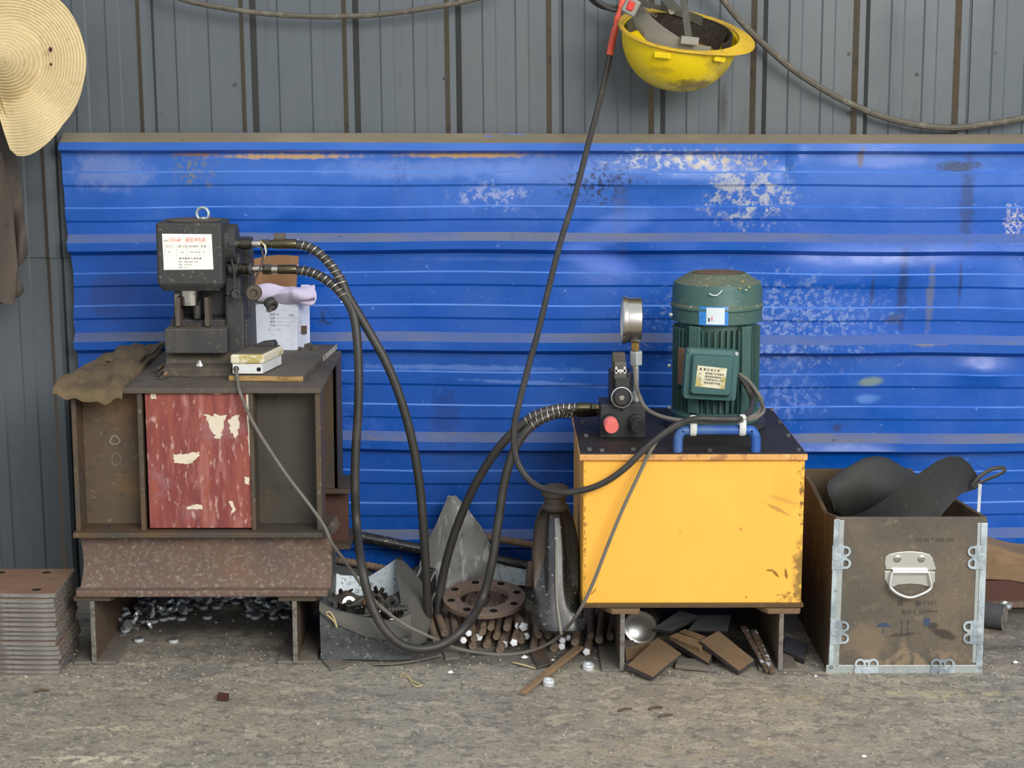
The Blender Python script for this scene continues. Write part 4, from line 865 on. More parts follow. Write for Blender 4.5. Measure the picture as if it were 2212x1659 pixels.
q0 = P(1199, 1100, yg+.07); q1 = P(1199, 1046, yg+.07); mb = MB(); mb.lathe([(.025,0),(.028,.12),(.021,.25),(.021,.5),(.026,.55),(.027,.85),(.022,.95),(.0,1)], q0, q1, 28); mb.build('neck', MT['dull_brown_black'], t, smooth=40)
# body behind the shell, to give it depth
def gb(u, v):
    cx, hw = outl(v); a = pi*u; y = yg+.11*(1-v)*.8; p0 = P(cx-cos(a)*hw, 1088+284*v, y); return p0+Vector((0, .012+.055*sin(a), 0))
mb = MB(); mb.slab(gb, 24, 24, (0,.004,0)); mb.build('back_shell', MT['dull_brown_black'], t, smooth=50)
# ================================================================ HYDRAULIC HOSES
def hose(fix, pts, r, label, parent_seq):
    t = thing('hydraulic_hose', label, 'hose', P(*pts[0]))
    path = cat(pp(pts), 8); mb = MB(); mb.tube(path, r, n=14); mb.build('hose', MT['cable_rubber'], t, smooth=True)
    return t, path
def spring(t, path, R, L, pitch, rev=False):
    pa = path[::-1] if rev else path; out = []; acc = 0; up = Vector((0,1,0)); k = 0
    segs = []; 
    for a, b in zip(pa, pa[1:]):
        d = (b-a).length; n = max(1, int(d/.0011))
        for i in range(n): segs.append((a.lerp(b, i/n), (b-a).normalized()))
        acc += d
        if acc > L: break
    s = 0; prev = segs[0][0]; mb = MB()
    for p, tn in segs:
        s += (p-prev).length; prev = p; side = tn.cross(up).normalized(); u2 = side.cross(tn); ang = 2*pi*s/pitch
        out.append(p+side*cos(ang)*R+u2*sin(ang)*R)
    mb.tube(out[::2] if len(out) > 400 else out, .0013, n=6); mb.build('spring_guard', MT['spring_wire'], t, smooth=True)
YH = YF-.004
A_ = [(640,529,YH),(662,532,YH),(690,548,YH-.004),(716,575,YH-.010),(738,608,YH-.016),(752,640,YH-.02),(776,680,YH-.028),(803,726,YH-.034),(832,778,YH-.04),(858,840,YH-.042),(880,910,YH-.042),(897,985,YH-.04),(909,1070,YH-.036),(916,1160,YH-.03),(921,1250,YH-.02),(924,1330,YH-.01),(926,1376,YH+.0),(935,1382,YH+.02),(944,1330,YH+.03),(952,1270,YH+.035),(966,1205,YH+.03),(990,1130,YH+.02),(1025,1050,YH+.0),(1068,980,YH-.02),(1112,930,YH-.03),(1160,895,YH-.03),(1210,882,YH-.02),(1248,881,YH-.01)]
B_ = [(640,584,YH),(662,586,YH),(690,596,YH-.006),(722,618,YH-.014),(748,648,YH-.024),(764,682,YH-.034),(772,740,YH-.045),(775,820,YH-.055),(773,900,YH-.062),(768,980,YH-.068),(767,1060,YH-.074),(771,1140,YH-.08),(781,1220,-.555),(800,1300,-.575),(828,1356,-.582),(866,1392,-.578),(912,1402,-.565),(960,1390,-.55),(1005,1354,-.53),(1040,1298,YH-.08),(1062,1220,YH-.07),(1076,1130,YH-.06),(1090,1040,YH-.05),(1112,970,YH-.045),(1146,922,YH-.04),(1196,894,YH-.024),(1248,889,YH+.02)]
tA, pA = hose(0, A_, .0088, 'black hydraulic hose from the upper coupling of the punch to the tank valve', 0)
tB, pB = hose(0, B_, .0088, 'black hydraulic hose from the lower coupling of the punch, looping on the floor', 0)
def seqfit(t, py, y, seq): 
    for a, b, r, k, mm in seq:
        A = P(a, py, y); B = P(b, py, y); A.z = B.z; R = r*.00089; mb = MB()
        if k == 'hex': mb.cyl(A, B, R*1.08, n=6)
        else: mb.lathe([(R*.92,0),(R,.06),(R,.94),(R*.92,1)], A, B, 24)
        mb.build('hex_nut' if k == 'hex' else 'ferrule', MT[mm], t, smooth=30)
seqfit(tA, 527, YH, ((566,583,10.5,'hex','oily_steel'),(582,592,8.5,'c','oily_steel'),(590,640,11,'c','oily_brass')))
mb = MB(); mb.cyl(P(592,513,YH), P(616,513,YH), .0085, n=12); mb.build('clamp_screw', MT['dusty_black'], tA, smooth=30)
seqfit(tB, 582, YH, ((568,586,11,'hex','oily_steel'),(586,602,8.5,'c','bright_steel'),(600,640,10.5,'c','oily_brass')))
spring(tA, pA[2:], .0105, .125, .0122); spring(tB, pB[2:], .0105, .118, .0122); spring(tA, pA[:-1], .0105, .105, .0110, True); spring(tB, pB[:-1], .0105, .115, .0115, True)
# ---- foot switch cord, power cord, tied bundle at the handle
def cord(pts, r, nm, m, lab, c='cable', n=8):
    mb = MB(); mb.tube(cat(pp(pts), 8), r, n=n); o = mb.build(nm, MT[m], smooth=True); tag(o, lab, c); return o
YFS = fy if False else sw.location.y-.062
cord([(510,797,YFS+.004),(511,806,YFS-.010),(513,822,YFS-.028),(518,846,-.546),(540,900,-.545),(575,960,-.545),(622,1030,-.546),(665,1086,-.550),(700,1136,-.562),(716,1172,-.555),(745,1212,-.51),(780,1262,-.50),(822,1310,-.545),(872,1348,-.565),(930,1376,-.55),(985,1400,-.50),(1050,1412,-.49),(1110,1413,-.49),(1165,1400,-.50),(1210,1372,-.53),(1248,1325,-.60),(1280,1262,-.612),(1312,1180,-.615),(1345,1100,-.615),(1378,1030,-.612),(1405,975,-.602),(1430,940,-.58),(1462,915,-.572),(1490,907,-.562),(1520,905,-.56)], .0034, 'grey_cord', 'grey_cord', 'thin grey cord from the foot switch down across the floor to the tank handle', 'cable')
# ================================================================ HYDRAULIC POWER UNIT
YT = -.585
tz1 = P(1500, 993, YT).z; tz0 = P(1500, 1303, YT).z; tx0 = P(1259, 1150, YT).x; tx1 = P(1735, 1150, YT).x; TD = .45
tank = thing('hydraulic_power_unit', 'yellow steel oil tank with green electric motor, valve block and gauge on its lid', 'pump unit', ((tx0+tx1)/2, YT+TD/2, tz0-.008))
ORG = ORIG[tank.name]
def tsp(px, py, rx, ry, c, st, ns=40, na=.8, ang=0):
    p = P(px, py, YT)-ORG; return ((p.x, p.y, p.z), (rx*.00086, .06, ry*.00086), c, st, ns, na, ang, .5)
mat('tank_yellow', (248,184,74), .5, 0, [(2.5,.4,.7,(250,194,90),.6), (120,.735,.75,(190,130,60),.6)],
    [tsp(1734,1240,24,80,(120,98,54),.85,50,.9), tsp(1712,1290,46,14,(140,110,50),.85,60,1.1), tsp(1732,1080,8,70,(96,72,40),.9,60,1.0), tsp(1735,1010,22,16,(120,88,46),.8,60,1), tsp(1680,1100,46,5,(170,128,66),.7,50,.8,.45), tsp(1692,1080,40,5,(196,146,72),.6,50,.8,.3), tsp(1700,1060,40,60,(214,160,60),.3,20,.6),
     tsp(1676,1240,12,4,(96,64,24),.8,80,.6,.8), tsp(1698,1240,4,16,(90,60,24),.8,80,.6,-.2), tsp(1662,1232,10,3,(90,60,24),.8,80,.6), tsp(1740,1266,18,8,(255,206,60),.8,40,.8),
     tsp(1470,1150,10,4,(214,160,80),.7,60,.5,.8), tsp(1600,1143,5,5,(206,140,70),.8,60,.4), tsp(1612,1290,4,4,(190,110,50),.8), tsp(1263,1150,5,160,(150,104,50),.8,70,1.1), tsp(1282,1278,12,3,(150,100,50),.7,70,.8,-.9), tsp(1262,1293,10,8,(150,110,60),.6,60,1), tsp(1500,995,250,3,(200,140,80),.5,60,1)], spec=.35, bump=(30,.05,.001))
mb = MB(); mb.box(tx0, tx1, YT, YT+TD, tz0, tz1); mb.build('tank', MT['tank_yellow'], tank, bevel=.0025)
mb = MB(); e0 = P(1256, 1150, YT-.004).x; e1 = P(1740, 1150, YT-.004).x
mb.box(e0, e1, YT-.004, YT+TD+.004, tz0-.008, tz0+.0006); mb.build('bottom_plate', MT['brown_lip'], tank, bevel=.001)
lz0 = tz1; lz1 = P(1500, 982, YT-.008).z
e0 = P(1252, 986, YT-.008).x; e1 = P(1745, 986, YT-.008).x
mb = MB(); mb.box(e0, e1, YT-.008, YT+TD+.006, lz0, lz1); o = mb.build('lid_edge', MT['yellow_edge'], tank, bevel=.0015)
mb = MB(); mb.box(e0+.002, e1-.002, YT-.005, YT+TD+.004, lz1-.001, lz1+.0016); mb.build('lid', MT['lid_black'], tank, bevel=.0005)
LZ = lz1+.0016
for px, py in ((1259,914),(1266,943),(1273,973),(1368,973),(1533,975),(1724,974),(1702,943),(1684,914),(1667,887),(1300,975),(1480,885),(1640,905)):
    q = F(px, py, LZ); mb = MB(); mb.cyl(q, q+Vector((0,0,.005)), .0048, n=6); mb.build('lid_bolt', MT['slug_steel'], tank)
# ---- motor
ym = F(1545, 918, LZ).y; MZ = LZ; mx = P(1546, 800, ym).x
def mzf(py): return P(1546, py, ym-.05).z
sc = .000912*(4+ym)/3.67
MR = 97*sc
mot = bpy.data.objects.new('motor', None); COL.objects.link(mot); mot.parent = tank; ORIG['motor'] = ORIG[tank.name]; mot['label'] = 'green electric motor standing upright'
mzt = lambda py: P(1546, py, ym).z
def lz(mb, prof, n=48): return mb.lathe([(r, z) for r, z in prof], (mx, ym, 0), (mx, ym, 1), n, unit=False)
z_top = mzt(586); z_sh = mzt(619); z_cb = P(1546, 703, ym-MR).z
mb = MB(); lz(mb, [(MR*.98, z_cb),(MR*1.02, z_cb),(MR*1.015, mzt(664)),(MR*1.04, mzt(661)),(MR*1.04, mzt(656)),(MR*1.015, mzt(651)),(MR*1.01, z_sh),(MR*.97, z_sh+.010),(MR*.70, z_top-.006),(MR*.62, z_top-.002),(MR*.60, z_top-.004),(0, z_top-.004)], 56)
cowl = mb.build('fan_cowl', [MT['motor_green'], MT['motor_dust']], mot, smooth=35)
for p in cowl.data.polygons:
    if p.normal.z > .35: p.material_index = 1
mb = MB()
for k in range(5): mb.torus((mx, ym, z_top-.0028), (0,0,1), MR*(.12+.105*k), .0014, 36, 5)
for k in range(10):
    a = pi*k/10; d = Vector((cos(a), sin(a), 0))*MR*.58; mb.tube([Vector((mx,ym,z_top-.0028))-d, Vector((mx,ym,z_top-.0028))+d], .0013, n=5)
mb.build('fan_grille', MT['vent_grille'], mot, smooth=True)
zb_b = LZ+.034
mb = MB(); lz(mb, [(0,zb_b),(MR*.86,zb_b),(MR*.86,z_cb),(0,z_cb)], 48); mb.build('stator_body', MT['motor_green'], mot, smooth=35)
nf = 44
fin = None
for k in range(nf):
    a = 2*pi*k/nf; 
    if abs((a-(-pi/2)+pi) % (2*pi)-pi) < .0: continue
    d = Vector((cos(a), sin(a), 0)); s_ = Vector((-d.y, d.x, 0))*.0014; c0 = Vector((mx, ym, 0)); i_ = c0+d*MR*.84; o_ = c0+d*MR*.985
    mb = MB(); zt_ = Vector((0,0,z_cb-.012)); zb_ = Vector((0,0,zb_b+.004))
    mb.hexa([i_-s_+zb_, i_+s_+zb_, o_+s_+zb_, o_-s_+zb_, i_-s_+zt_, i_+s_+zt_, o_+s_+zt_, o_-s_+zt_]); mb.build('fin', MT['motor_green'], mot)
for a in (-pi*.5-.62, -pi*.5+.60):
    d = Vector((cos(a), sin(a), 0)); M = Matrix.Translation((mx+d.x*MR*.93, ym+d.y*MR*.93, (z_cb+zb_b)/2))@Matrix.Rotation(a, 4, 'Z'); h = (z_cb-zb_b)/2-.004
    mb = MB(); mb.box(-.008, .010, -.012, .012, -h, h, M); mb.build('fin_pad', MT['motor_green'], mot, bevel=.002)
mb = MB(); lz(mb, [(MR*.80,LZ+.012),(MR*1.0,LZ+.014),(MR*1.02,LZ+.030),(MR*.95,zb_b+.004),(MR*.8,zb_b+.004)]); mb.build('end_bell', MT['motor_green'], mot, smooth=35)
mb = MB(); lz(mb, [(0,LZ),(MR*1.14,LZ),(MR*1.16,LZ+.003),(MR*1.14,LZ+.013),(MR*1.0,LZ+.015),(0,LZ+.015)]); mb.build('mounting_flange', MT['valve_black'], mot, smooth=35)
for px, py in ((1446,880),(1446,790),(1449,680)):
    q = P(px, py, ym-.03); mb = MB(); mb.ball(q, .0045, 8); mb.build('screw', MT['zinc'], mot, smooth=True)
# junction box, slightly twisted
def jb(px, py, yy): return P(px, py, yy)
yj = ym-MR-.040
cj = P(1537, 811, yj); rot = Matrix.Rotation(radians(3.2), 4, 'Y'); Mj = Matrix.Translation(cj)@rot
mb = MB(); mb.box(-.044,.044, .022,.085, -.040,.040, Mj); mb.build('box_base', MT['motor_green'], mot, bevel=.004)
W = 59*sc*.975; Hh = 57*sc*.975
def rr(w, h, r, y, n=5):
    out = []
    for cx_, cy_, a0 in ((w-r,h-r,0),(-(w-r),h-r,90),(-(w-r),-(h-r),180),(w-r,-(h-r),270)):
        for i in range(n+1):
            a = radians(a0+90*i/n); out.append(Mj@Vector((cx_+r*cos(a), y, cy_+r*sin(a))))
    return out
mb = MB(); mb.rings([rr(W, Hh, .009, .026), rr(W, Hh, .009, .010), rr(W*.97, Hh*.97, .008, .007), rr(W*.80, Hh*.80, .007, .006), rr(W*.74, Hh*.74, .006, -.006), rr(W*.70, Hh*.70, .006, -.008)]); jbx = mb.build('junction_box_cover', MT['box_green'], mot, smooth=30)
for sx_ in (-1,1):
    for sz_ in (-1,1):
        q = Mj@Vector((sx_*W*.88, .007, sz_*Hh*.88)); mb = MB(); mb.cyl(q, q+Vector((0,-.0035,0)), .0036, n=12); mb.build('cover_screw', MT['zinc' if (sx_, sz_) == (1,1) else 'box_green'], mot, smooth=30)
mb = MB(); lw, lh = 32*sc, 23*sc
mb.box(-lw-.002+.001, lw-.002, -.0088, -.0078, -lh-.002, lh-.003, Mj@Matrix.Rotation(radians(3),4,'Y')); lb = mb.build('warning_label', MT['label_cream'], mot)
def mtext(body, x, z, size, m):
    o = text(body, 0, 0, 0, size, m, mot); q = Mj@Matrix.Rotation(radians(3),4,'Y')@Vector((x, -.0092, z)); o.location = q-ORIG[tank.name]; o.rotation_euler = (pi/2, radians(6), 0); return o
mtext('警 告 请 注 意', -.018, .010, .0052, 'ink'); mtext('▲', -.027, .010, .007, 'ink')
for i in range(4): mtext(('接地端子必须接地','通电前检查接线','严禁带电作业 220','检修前断开电源')[i], -.014, .003-.0062*i, .0046, 'ink')
mtext('●', -.026, .001, .005, 'grey_ink'); mtext('●', -.026, -.008, .005, 'grey_ink')
# nameplate on the left flank, cowl sticker
def curved(px0, px1, py0, py1, r, m, nm, th=.001, tilt=0):
    def fn(u, v):
        def ang(px): 
            X = P(px, (py0+py1)/2, ym-r*.8).x-mx; return math.asin(max(-1, min(1, X/r)))
        a = ang(px0)+(ang(px1)-ang(px0))*u; z = P(1546, py0+(py1-py0)*v, ym-r*.9).z
        return Vector((mx+sin(a)*r, ym-cos(a)*r, z))
    mb = MB(); mb.slab(fn, 12, 3, (0,th,0)); return mb.build(nm, MT[m], mot, smooth=40)
curved(1509,1571,662,702, MR*1.025+.0012, 'sticker_blue', 'cowl_sticker'); curved(1524,1563,664,700, MR*1.025+.0022, 'sticker_white', 'sticker_field')
curved(1467,1484,756,838, MR*1.0, 'plate_top', 'nameplate'); curved(1535,1537,684,692, MR*1.025+.003, 'red_ink', 'sticker_mark'); curved(1528,1531,686,694, MR*1.025+.003, 'blue_ink', 'sticker_mark')
mb = MB(); mb.tube(cat([P(x, y, ym-MR*1.05) for x, y in ((1532,634),(1540,638),(1550,637),(1560,627))], 5), .0012, n=5); mb.build('scratch_mark', MT['sticker_white'], mot, smooth=True)
for px, py in ((1556,600),(1598,623),(1612,626),(1618,620),(1604,608)):
    mb = MB(); mb.ball(P(px, py, ym-MR*interp(py,[(600,.55),(626,1.0)])), .0022, 7, (1.4,1,.8)); mb.build('paint_drop', MT['label_cream'], mot, smooth=True)
# ---- blue handle at the front of the lid
yhd = YT+.012; hl = P(1464, 976, yhd).x; hr = P(1632, 976, yhd).x; ht = P(1548, 929, yhd).z
mb = MB(); path = [(hl,yhd,LZ),(hl,yhd,ht-.018),(hl+.003,yhd,ht-.008),(hl+.009,yhd,ht-.002),(hl+.020,yhd,ht),(hr-.020,yhd,ht),(hr-.009,yhd,ht-.002),(hr-.003,yhd,ht-.008),(hr,yhd,ht-.018),(hr,yhd,LZ)]
mb.tube(cat(path, 4), .0095, n=14); hd_ = mb.build('handle', MT['blue_handle'], tank, smooth=True)
for px in (1497, 1603):
    X = P(px, 925, yhd).x; mb = MB(); pts = [(X, yhd+.0115*cos(a)-.002, ht+.009+.019*sin(a)) for a in [2*pi*i/20 for i in range(20)]]; mb.tube(pts, .0062, n=6, close=True, flat=(.2,1) if False else (1,.22)); 
    mb.box(X-.006, X+.003, yhd-.016, yhd-.008, ht+.018, ht+.032) if px > 1500 else mb.ball((X+.003,yhd-.012,ht+.022), .006, 8)
    mb.build('cable_tie', MT['white_plastic'], hd_, smooth=40, label='white plastic tie strapping the cables to the handle')
# ---- valve block
yv = F(1345, 946, LZ).y; vx0 = P(1297, 905, yv).x; vx1 = P(1394, 905, yv).x; vz = P(1345, 874, yv).z
mb = MB(); mb.box(vx0, vx1, yv, yv+.085, LZ, vz); vb = mb.build('valve_block', MT['valve_black'], tank, bevel=.002)
for px, m in ((1317,'red_knob'),(1374,'valve_black')):
    a = P(px-1, 908, yv); d = Vector((.10,-1,-.22)).normalized(); mb = MB(); mb.lathe([(.0145,0),(.0155,.003),(.0155,.012),(.0135,.014)], a, a+d, 28, unit=False); mb.build('knob_collar', MT['valve_black'], vb, smooth=30)
    mb = MB(); mb.lathe([(.0138,.012),(.0142,.014),(.0142,.031),(.0128,.034),(0,.034)], a, a+d, 28, unit=False); mb.build('knob', MT[m], vb, smooth=35, label='faded red round knob' if m == 'red_knob' else None)
q = P(1343, 886, yv); mb = MB(); mb.cyl(q+Vector((0,-.0008,0)), q+Vector((0,.002,0)), .003, n=12); mb.build('port_hole', MT['hole'], vb)
# directional valve + solenoid
yv2 = yv+.012; mb = MB(); mb.box(P(1318,830,yv2).x, P(1366,830,yv2).x, yv2+.006, yv2+.066, vz, P(1342,806,yv2).z); mb.build('solenoid_valve', MT['valve_black'], vb, bevel=.002)
a = P(1341, 853, yv2); mb = MB(); mb.cyl(a+Vector((0,-.030,0)), a+Vector((0,.01,0)), .0195, n=32); mb.build('solenoid_coil', MT['valve_black'], vb, smooth=30, bevel=.001)
mb = MB(); mb.torus(a+Vector((0,-.0275,0)), (0,1,0), .0185, .0022, 36, 8); mb.build('white_ring', MT['white_plastic'], vb, smooth=True)
mb = MB()
for k in range(10):
    t = 2*pi*k/10; mb.ball(a+Vector((.0150*cos(t), -.031, .0150*sin(t))), .0028, 6)
mb.lathe([(.0155,0),(.0155,.005),(.0135,.007),(0,.007)], a+Vector((0,-.028,0)), a+Vector((0,-1,0)), 28, unit=False); mb.build('coil_nut', MT['valve_black'], vb, smooth=35)
mb = MB(); mb.lathe([(.0045,0),(.0052,.002),(.004,.003),(0,.003)], a+Vector((0,-.0345,0)), a+Vector((0,-1.0,0)), 16, unit=False); mb.build('centre_pin', MT['bright_steel'], vb, smooth=30)
mb = MB(); mb.box(P(1328,820,yv2).x, P(1358,820,yv2).x, yv2-.022, yv2+.02, P(1342,836,yv2).z, P(1342,812,yv2).z); mb.build('plug_base', MT['valve_black'], vb, bevel=.001)
mb = MB(); x0_, x1_ = P(1326,790,yv2).x, P(1352,790,yv2).x; mb.box(x0_, x1_, yv2-.018, yv2+.006, P(1340,818,yv2).z, P(1340,779,yv2).z); mb.build('plug_connector', MT['valve_dust'], vb, bevel=.002)
mb = MB(); mb.box(x0_-.003, x1_-.001, yv2+.002, yv2+.022, P(1340,806,yv2).z, P(1340,763,yv2).z); mb.build('plug_cap', MT['dusty_black'], vb, bevel=.003)
mb = MB(); mb.box(x0_+.001, x1_+.0, yv2-.0195, yv2-.017, P(1340,800,yv2).z, P(1340,795,yv2).z)
for s_ in (.15,.5,.85): mb.box(x0_+(x1_-x0_)*s_-.0018, x0_+(x1_-x0_)*s_+.0018, yv2-.0195, yv2-.017, P(1340,803,yv2).z, P(1340,(789 if s_ != .5 else 799),yv2).z)
mb.build('plug_clip', MT['white_plastic'], vb)
# gauge seen edge-on
yg2 = yv+.040; g0 = P(1349, 690, yg2); g1 = P(1385, 690, yg2); gz = (P(1366,640,yg2).z-P(1366,742,yg2).z)/2; gc = P(1366,691,yg2).z
gg = bpy.data.objects.new('pressure_gauge', None); COL.objects.link(gg); gg.parent = tank; ORIG['pressure_gauge'] = ORIG[tank.name]
mb = MB(); mb.lathe([(0,0),(gz*.97,0),(gz*.97,.004),(gz*.95,.004),(gz*.96,.008),(gz*.96,.031),(gz*.93,.032),(0,.032)], (g0.x,yg2,gc), (g0.x+1,yg2,gc-.02), 56, unit=False); mb.build('gauge_case', MT['steel_case'] if 'steel_case' in MT else MT['bright_steel'], gg, smooth=30)
mb = MB(); mb.lathe([(gz*.90,-.005),(gz*1.0,-.005),(gz*1.02,-.001),(gz*1.0,.004),(gz*.90,.004)], (g0.x,yg2,gc), (g0.x+1,yg2,gc-.02), 56, unit=False, close=True); mb.build('bezel', MT['bright_steel'], gg, smooth=30)
mb = MB(); mb.cyl((g0.x-.001,yg2,gc), (g0.x-.003,yg2,gc), gz*.91, n=40); mb.build('dial_glass', MT['label_white'], gg)
gxm = P(1374, 760, yg2).x
mb = MB(); mb.cyl((gxm-.002,yg2,P(1374,757,yg2).z), (gxm-.002,yg2,P(1374,739,yg2).z), .0085, n=6); mb.build('brass_stem', MT['brass'], gg)
mb = MB(); mb.cyl((gxm,yg2,P(1374,788,yg2).z), (gxm,yg2,P(1374,758,yg2).z), .0135, n=6); mb.build('hex_coupling', MT['zinc'], gg, bevel=.001)
mb = MB(); mb.cyl((gxm,yg2,vz-.01), (gxm,yg2,P(1374,788,yg2).z), .0062, n=16); mb.lathe([(.008,0),(.008,.02)], (gxm,yg2,vz-.002), (gxm,yg2,vz+1), 6, unit=False); mb.build('stem_pipe', MT['zinc'], gg, smooth=30)
# left port fittings where the hoses end
for py, yy, l in ((881, YH-.01, 1), (889, YH+.02, 0)):
    A = P(1246, py, yy); B = P(1298, py, yy); B.y = A.y; B.z = A.z; L = B.x-A.x; ho = tA if l else tB
    mb = MB(); mb.lathe([(.0095,0),(.011,.05*L),(.011,.55*L),(.0095,.6*L)], A, A+Vector((1,0,0)), 24, unit=False); mb.build('ferrule', MT['oily_brass'], ho, smooth=30)
    mb = MB(); mb.cyl(A+Vector((.6*L,0,0)), A+Vector((.82*L,0,0)), .0105, n=6); mb.build('hex_nut', MT['oily_steel'], ho)
    mb = MB(); mb.cyl(A+Vector((.82*L,0,0)), A+Vector((1.1*L,0,0)), .0075, n=16); mb.build('nipple', MT['brass'], ho, smooth=30)
# ---- cables round the motor, strapped to the handle
yb_ = yhd-.014
def loop(pts, r, m, lab): return cord(pts, r, 'cable', m, lab)
loop([(1597,808,yj+.03),(1616,822,yj+.02),(1634,845,yj+.005),(1646,868,yj-.01),(1638,892,-.53),(1618,902,-.56),(1600,908,yb_-.002),(1560,910,yb_-.002),(1500,910,yb_-.002),(1470,908,-.575),(1430,900,-.55),(1398,884,-.52),(1383,860,-.50),(1374,832,yv-.006),(1371,800,yv+.018),(1367,792,yv+.030)], .0040, 'grey_cord', 'grey control cable from the motor box along the handle up to the gauge side valve')
loop([(1597,812,yj+.03),(1612,832,yj+.02),(1624,860,yj+.0),(1622,884,-.53),(1606,900,-.57),(1590,906,yb_-.009),(1550,906,yb_-.009),(1505,905,yb_-.009),(1470,915,-.590),(1435,936,-.605),(1395,968,-.612),(1352,1010,-.615),(1306,1042,-.612),(1255,1060,-.60),(1200,1062,-.575),(1152,1044,-.55),(1122,1008,-.54),(1111,968,-.535),(1111,920,-.53),(1122,868,-.52),(1142,790,-.47),(1163,715,-.40),(1186,620,-.33),(1211,522,-.26),(1240,430,-.20),(1266,330,-.16),(1284,262,-.13),(1302,190,-.11),(1318,118,-.10),(1332,50,-.095),(1343,8,-.09),(1350,-30,-.09)], .0062, 'cable_rubber', 'thick black power cable hanging from the wall, looping down to the tank handle')
loop([(1599,818,yj+.03),(1622,836,yj+.02),(1640,862,yj+.0),(1650,886,-.52),(1634,902,-.55),(1612,908,-.57),(1598,911,-.572)], .0036, 'grey_cord', 'short outer loop of grey cable from the motor box to the handle')
# tape and coil at the top
tp = cat(pp([(1317,119,-.1005),(1321,96,-.099),(1328,66,-.098),(1334,40,-.096),(1342,12,-.094),(1352,-20,-.09)]), 6)
mb = MB(); mb.tube(tp, [.0072 if i < 14 else .0062+.0012*sin(i*.8) for i in range(len(tp))], n=12); o = mb.build('tape_wrap', MT['orange_tape'], smooth=True); tag(o, 'orange red tape wrapped round the hanging power cable beside the helmet', 'tape')
for i, (dx_, dy_) in enumerate(((0,0),(6,-4),(12,2))):
    lab = ('lowest turn of the coiled black cable at the top edge left of the helmet','middle turn of the coiled black cable at the top edge','rear upper turn of the coiled black cable at the top edge')[i]
    cord([(1262+dx_,-30,-.07-.01*i),(1272+dx_,-6+dy_,-.07-.01*i),(1296+dx_,13+dy_,-.07-.01*i),(1330,20+dy_,-.072-.008*i),(1362,12+dy_,-.07-.008*i),(1385,-6,-.07-.008*i),(1392,-32,-.07)], .0045, 'cable_coil', 'rubber', lab)
cord([(240,-90,-.06),(330,-30,-.06),(400,0,-.06),(470,15,-.058),(560,28,-.055),(660,35,-.052),(760,35,-.05),(850,28,-.052),(940,15,-.055),(1010,2,-.058),(1080,-18,-.06)], .0056, 'wall_cable', 'dusty_cable', 'dusty black cable sagging along the top edge of the grey wall at left')
cord([(1530,-40,-.06),(1562,0,-.058),(1600,46,-.055),(1650,96,-.05),(1710,148,-.045),(1780,194,-.04),(1850,230,-.036),(1920,256,-.034),(1990,271,-.034),(2060,276,-.034),(2130,268,-.036),(2230,250,-.04),(2360,205,-.045),(2480,130,-.05),(2560,40,-.055),(2590,-40,-.055)], .0068, 'wall_cable', 'dusty_cable', 'dusty black cable sagging across the grey wall right of the helmet')
# ================================================================ BEAMS AND SCRAP UNDER THE TANK
yb1 = -.60
zT = tz0-.009
def tbeam(xw, xa, xb, lab, xc, xd, ybot):
    X = P(xw, 1390, yb1+.02).x; A = P(xa, 1322, yb1+.02).x; B = P(xb, 1322, yb1+.02).x
    t = thing('steel_beam', lab, 'steel beam', (X, yb1+.24, 0))
    yy = yb1+.004; mb = MB(); mb.prism([(A+.008,yy+.02,zT-.010),(A+.02,yy,zT-.010),(B-.004,yy,zT-.010),(B,yy+.01,zT-.010),(B,yy+.42,zT-.010),(A,yy+.42,zT-.010),(A,yy+.04,zT-.010)], (0,0,.010)); mb.build('top_flange', MT['slab_brown'], t, bevel=.002)
    mb = MB(); mb.box(X-.004, X+.004, yy+.002, yy+.42, .006, zT-.010); mb.build('web', MT['wood_side'] if False else MT['rust_web'], t)
    mb = MB(); mb.box(X-.0045, X+.0045, yy-.001, yy+.003, .003, zT-.009); mb.build('cut_end', MT['cut_steel'], t, bevel=.001)
    mb = MB(); mb.box(P(xc,ybot,yy).x, P(xd,ybot,yy).x, yy+.002, yy+.42, 0, .006); mb.build('bottom_flange', MT['floor_dust'], t, bevel=.001)
tbeam(1343, 1298, 1382, 'short rusty I-beam on the floor under the left end of the yellow tank', 1300, 1384, 1455)
tbeam(1684, 1634, 1728, 'short rusty I-beam on the floor under the right end of the yellow tank', 1640, 1726, 1452)
def slabq(c4, th, nm, m, lab, c, me=None):
    """plate from 4 picture points with heights: (px,py,z)"""
    pts = [F(px, py, z) for px, py, z in c4]; n = (pts[1]-pts[0]).cross(pts[3]-pts[0]).normalized()
    if n.z < 0: n = -n
    mb = MB(); mb.prism([p-n*th for p in pts], n*th); o = mb.build(nm, [MT[m], MT[me or m]], bevel=.001)
    if me:
        for p in o.data.polygons:
            if abs(p.normal.dot(n)) < .6: p.material_index = 1
    tag(o, lab, c); return o
slabq([(1355,1436,.022),(1410,1462,.012),(1472,1411,.030),(1421,1376,.040)], .009, 'steel_offcut', 'slab_brown', 'square brown steel offcut leaning at the front left under the yellow tank', 'steel offcut', 'slab_edge')
slabq([(1512,1384,.040),(1596,1449,.012),(1630,1425,.020),(1552,1362,.052)], .011, 'steel_offcut', 'slab_brown', 'long brown steel offcut sloping down at the front right under the tank', 'steel offcut', 'slab_edge')
slabq([(1350,1400,.020),(1352,1428,.010),(1440,1396,.012),(1412,1383,.022)], .010, 'steel_offcut', 'slab_brown', 'brown offcut under the square one, against the left beam', 'steel offcut', 'slab_edge')
slabq([(1452,1384,.026),(1530,1432,.016),(1538,1412,.020),(1470,1378,.03)], .012, 'steel_offcut', 'slab_brown', 'brown offcut lying flat between the two front ones under the tank', 'steel offcut', 'slab_edge')
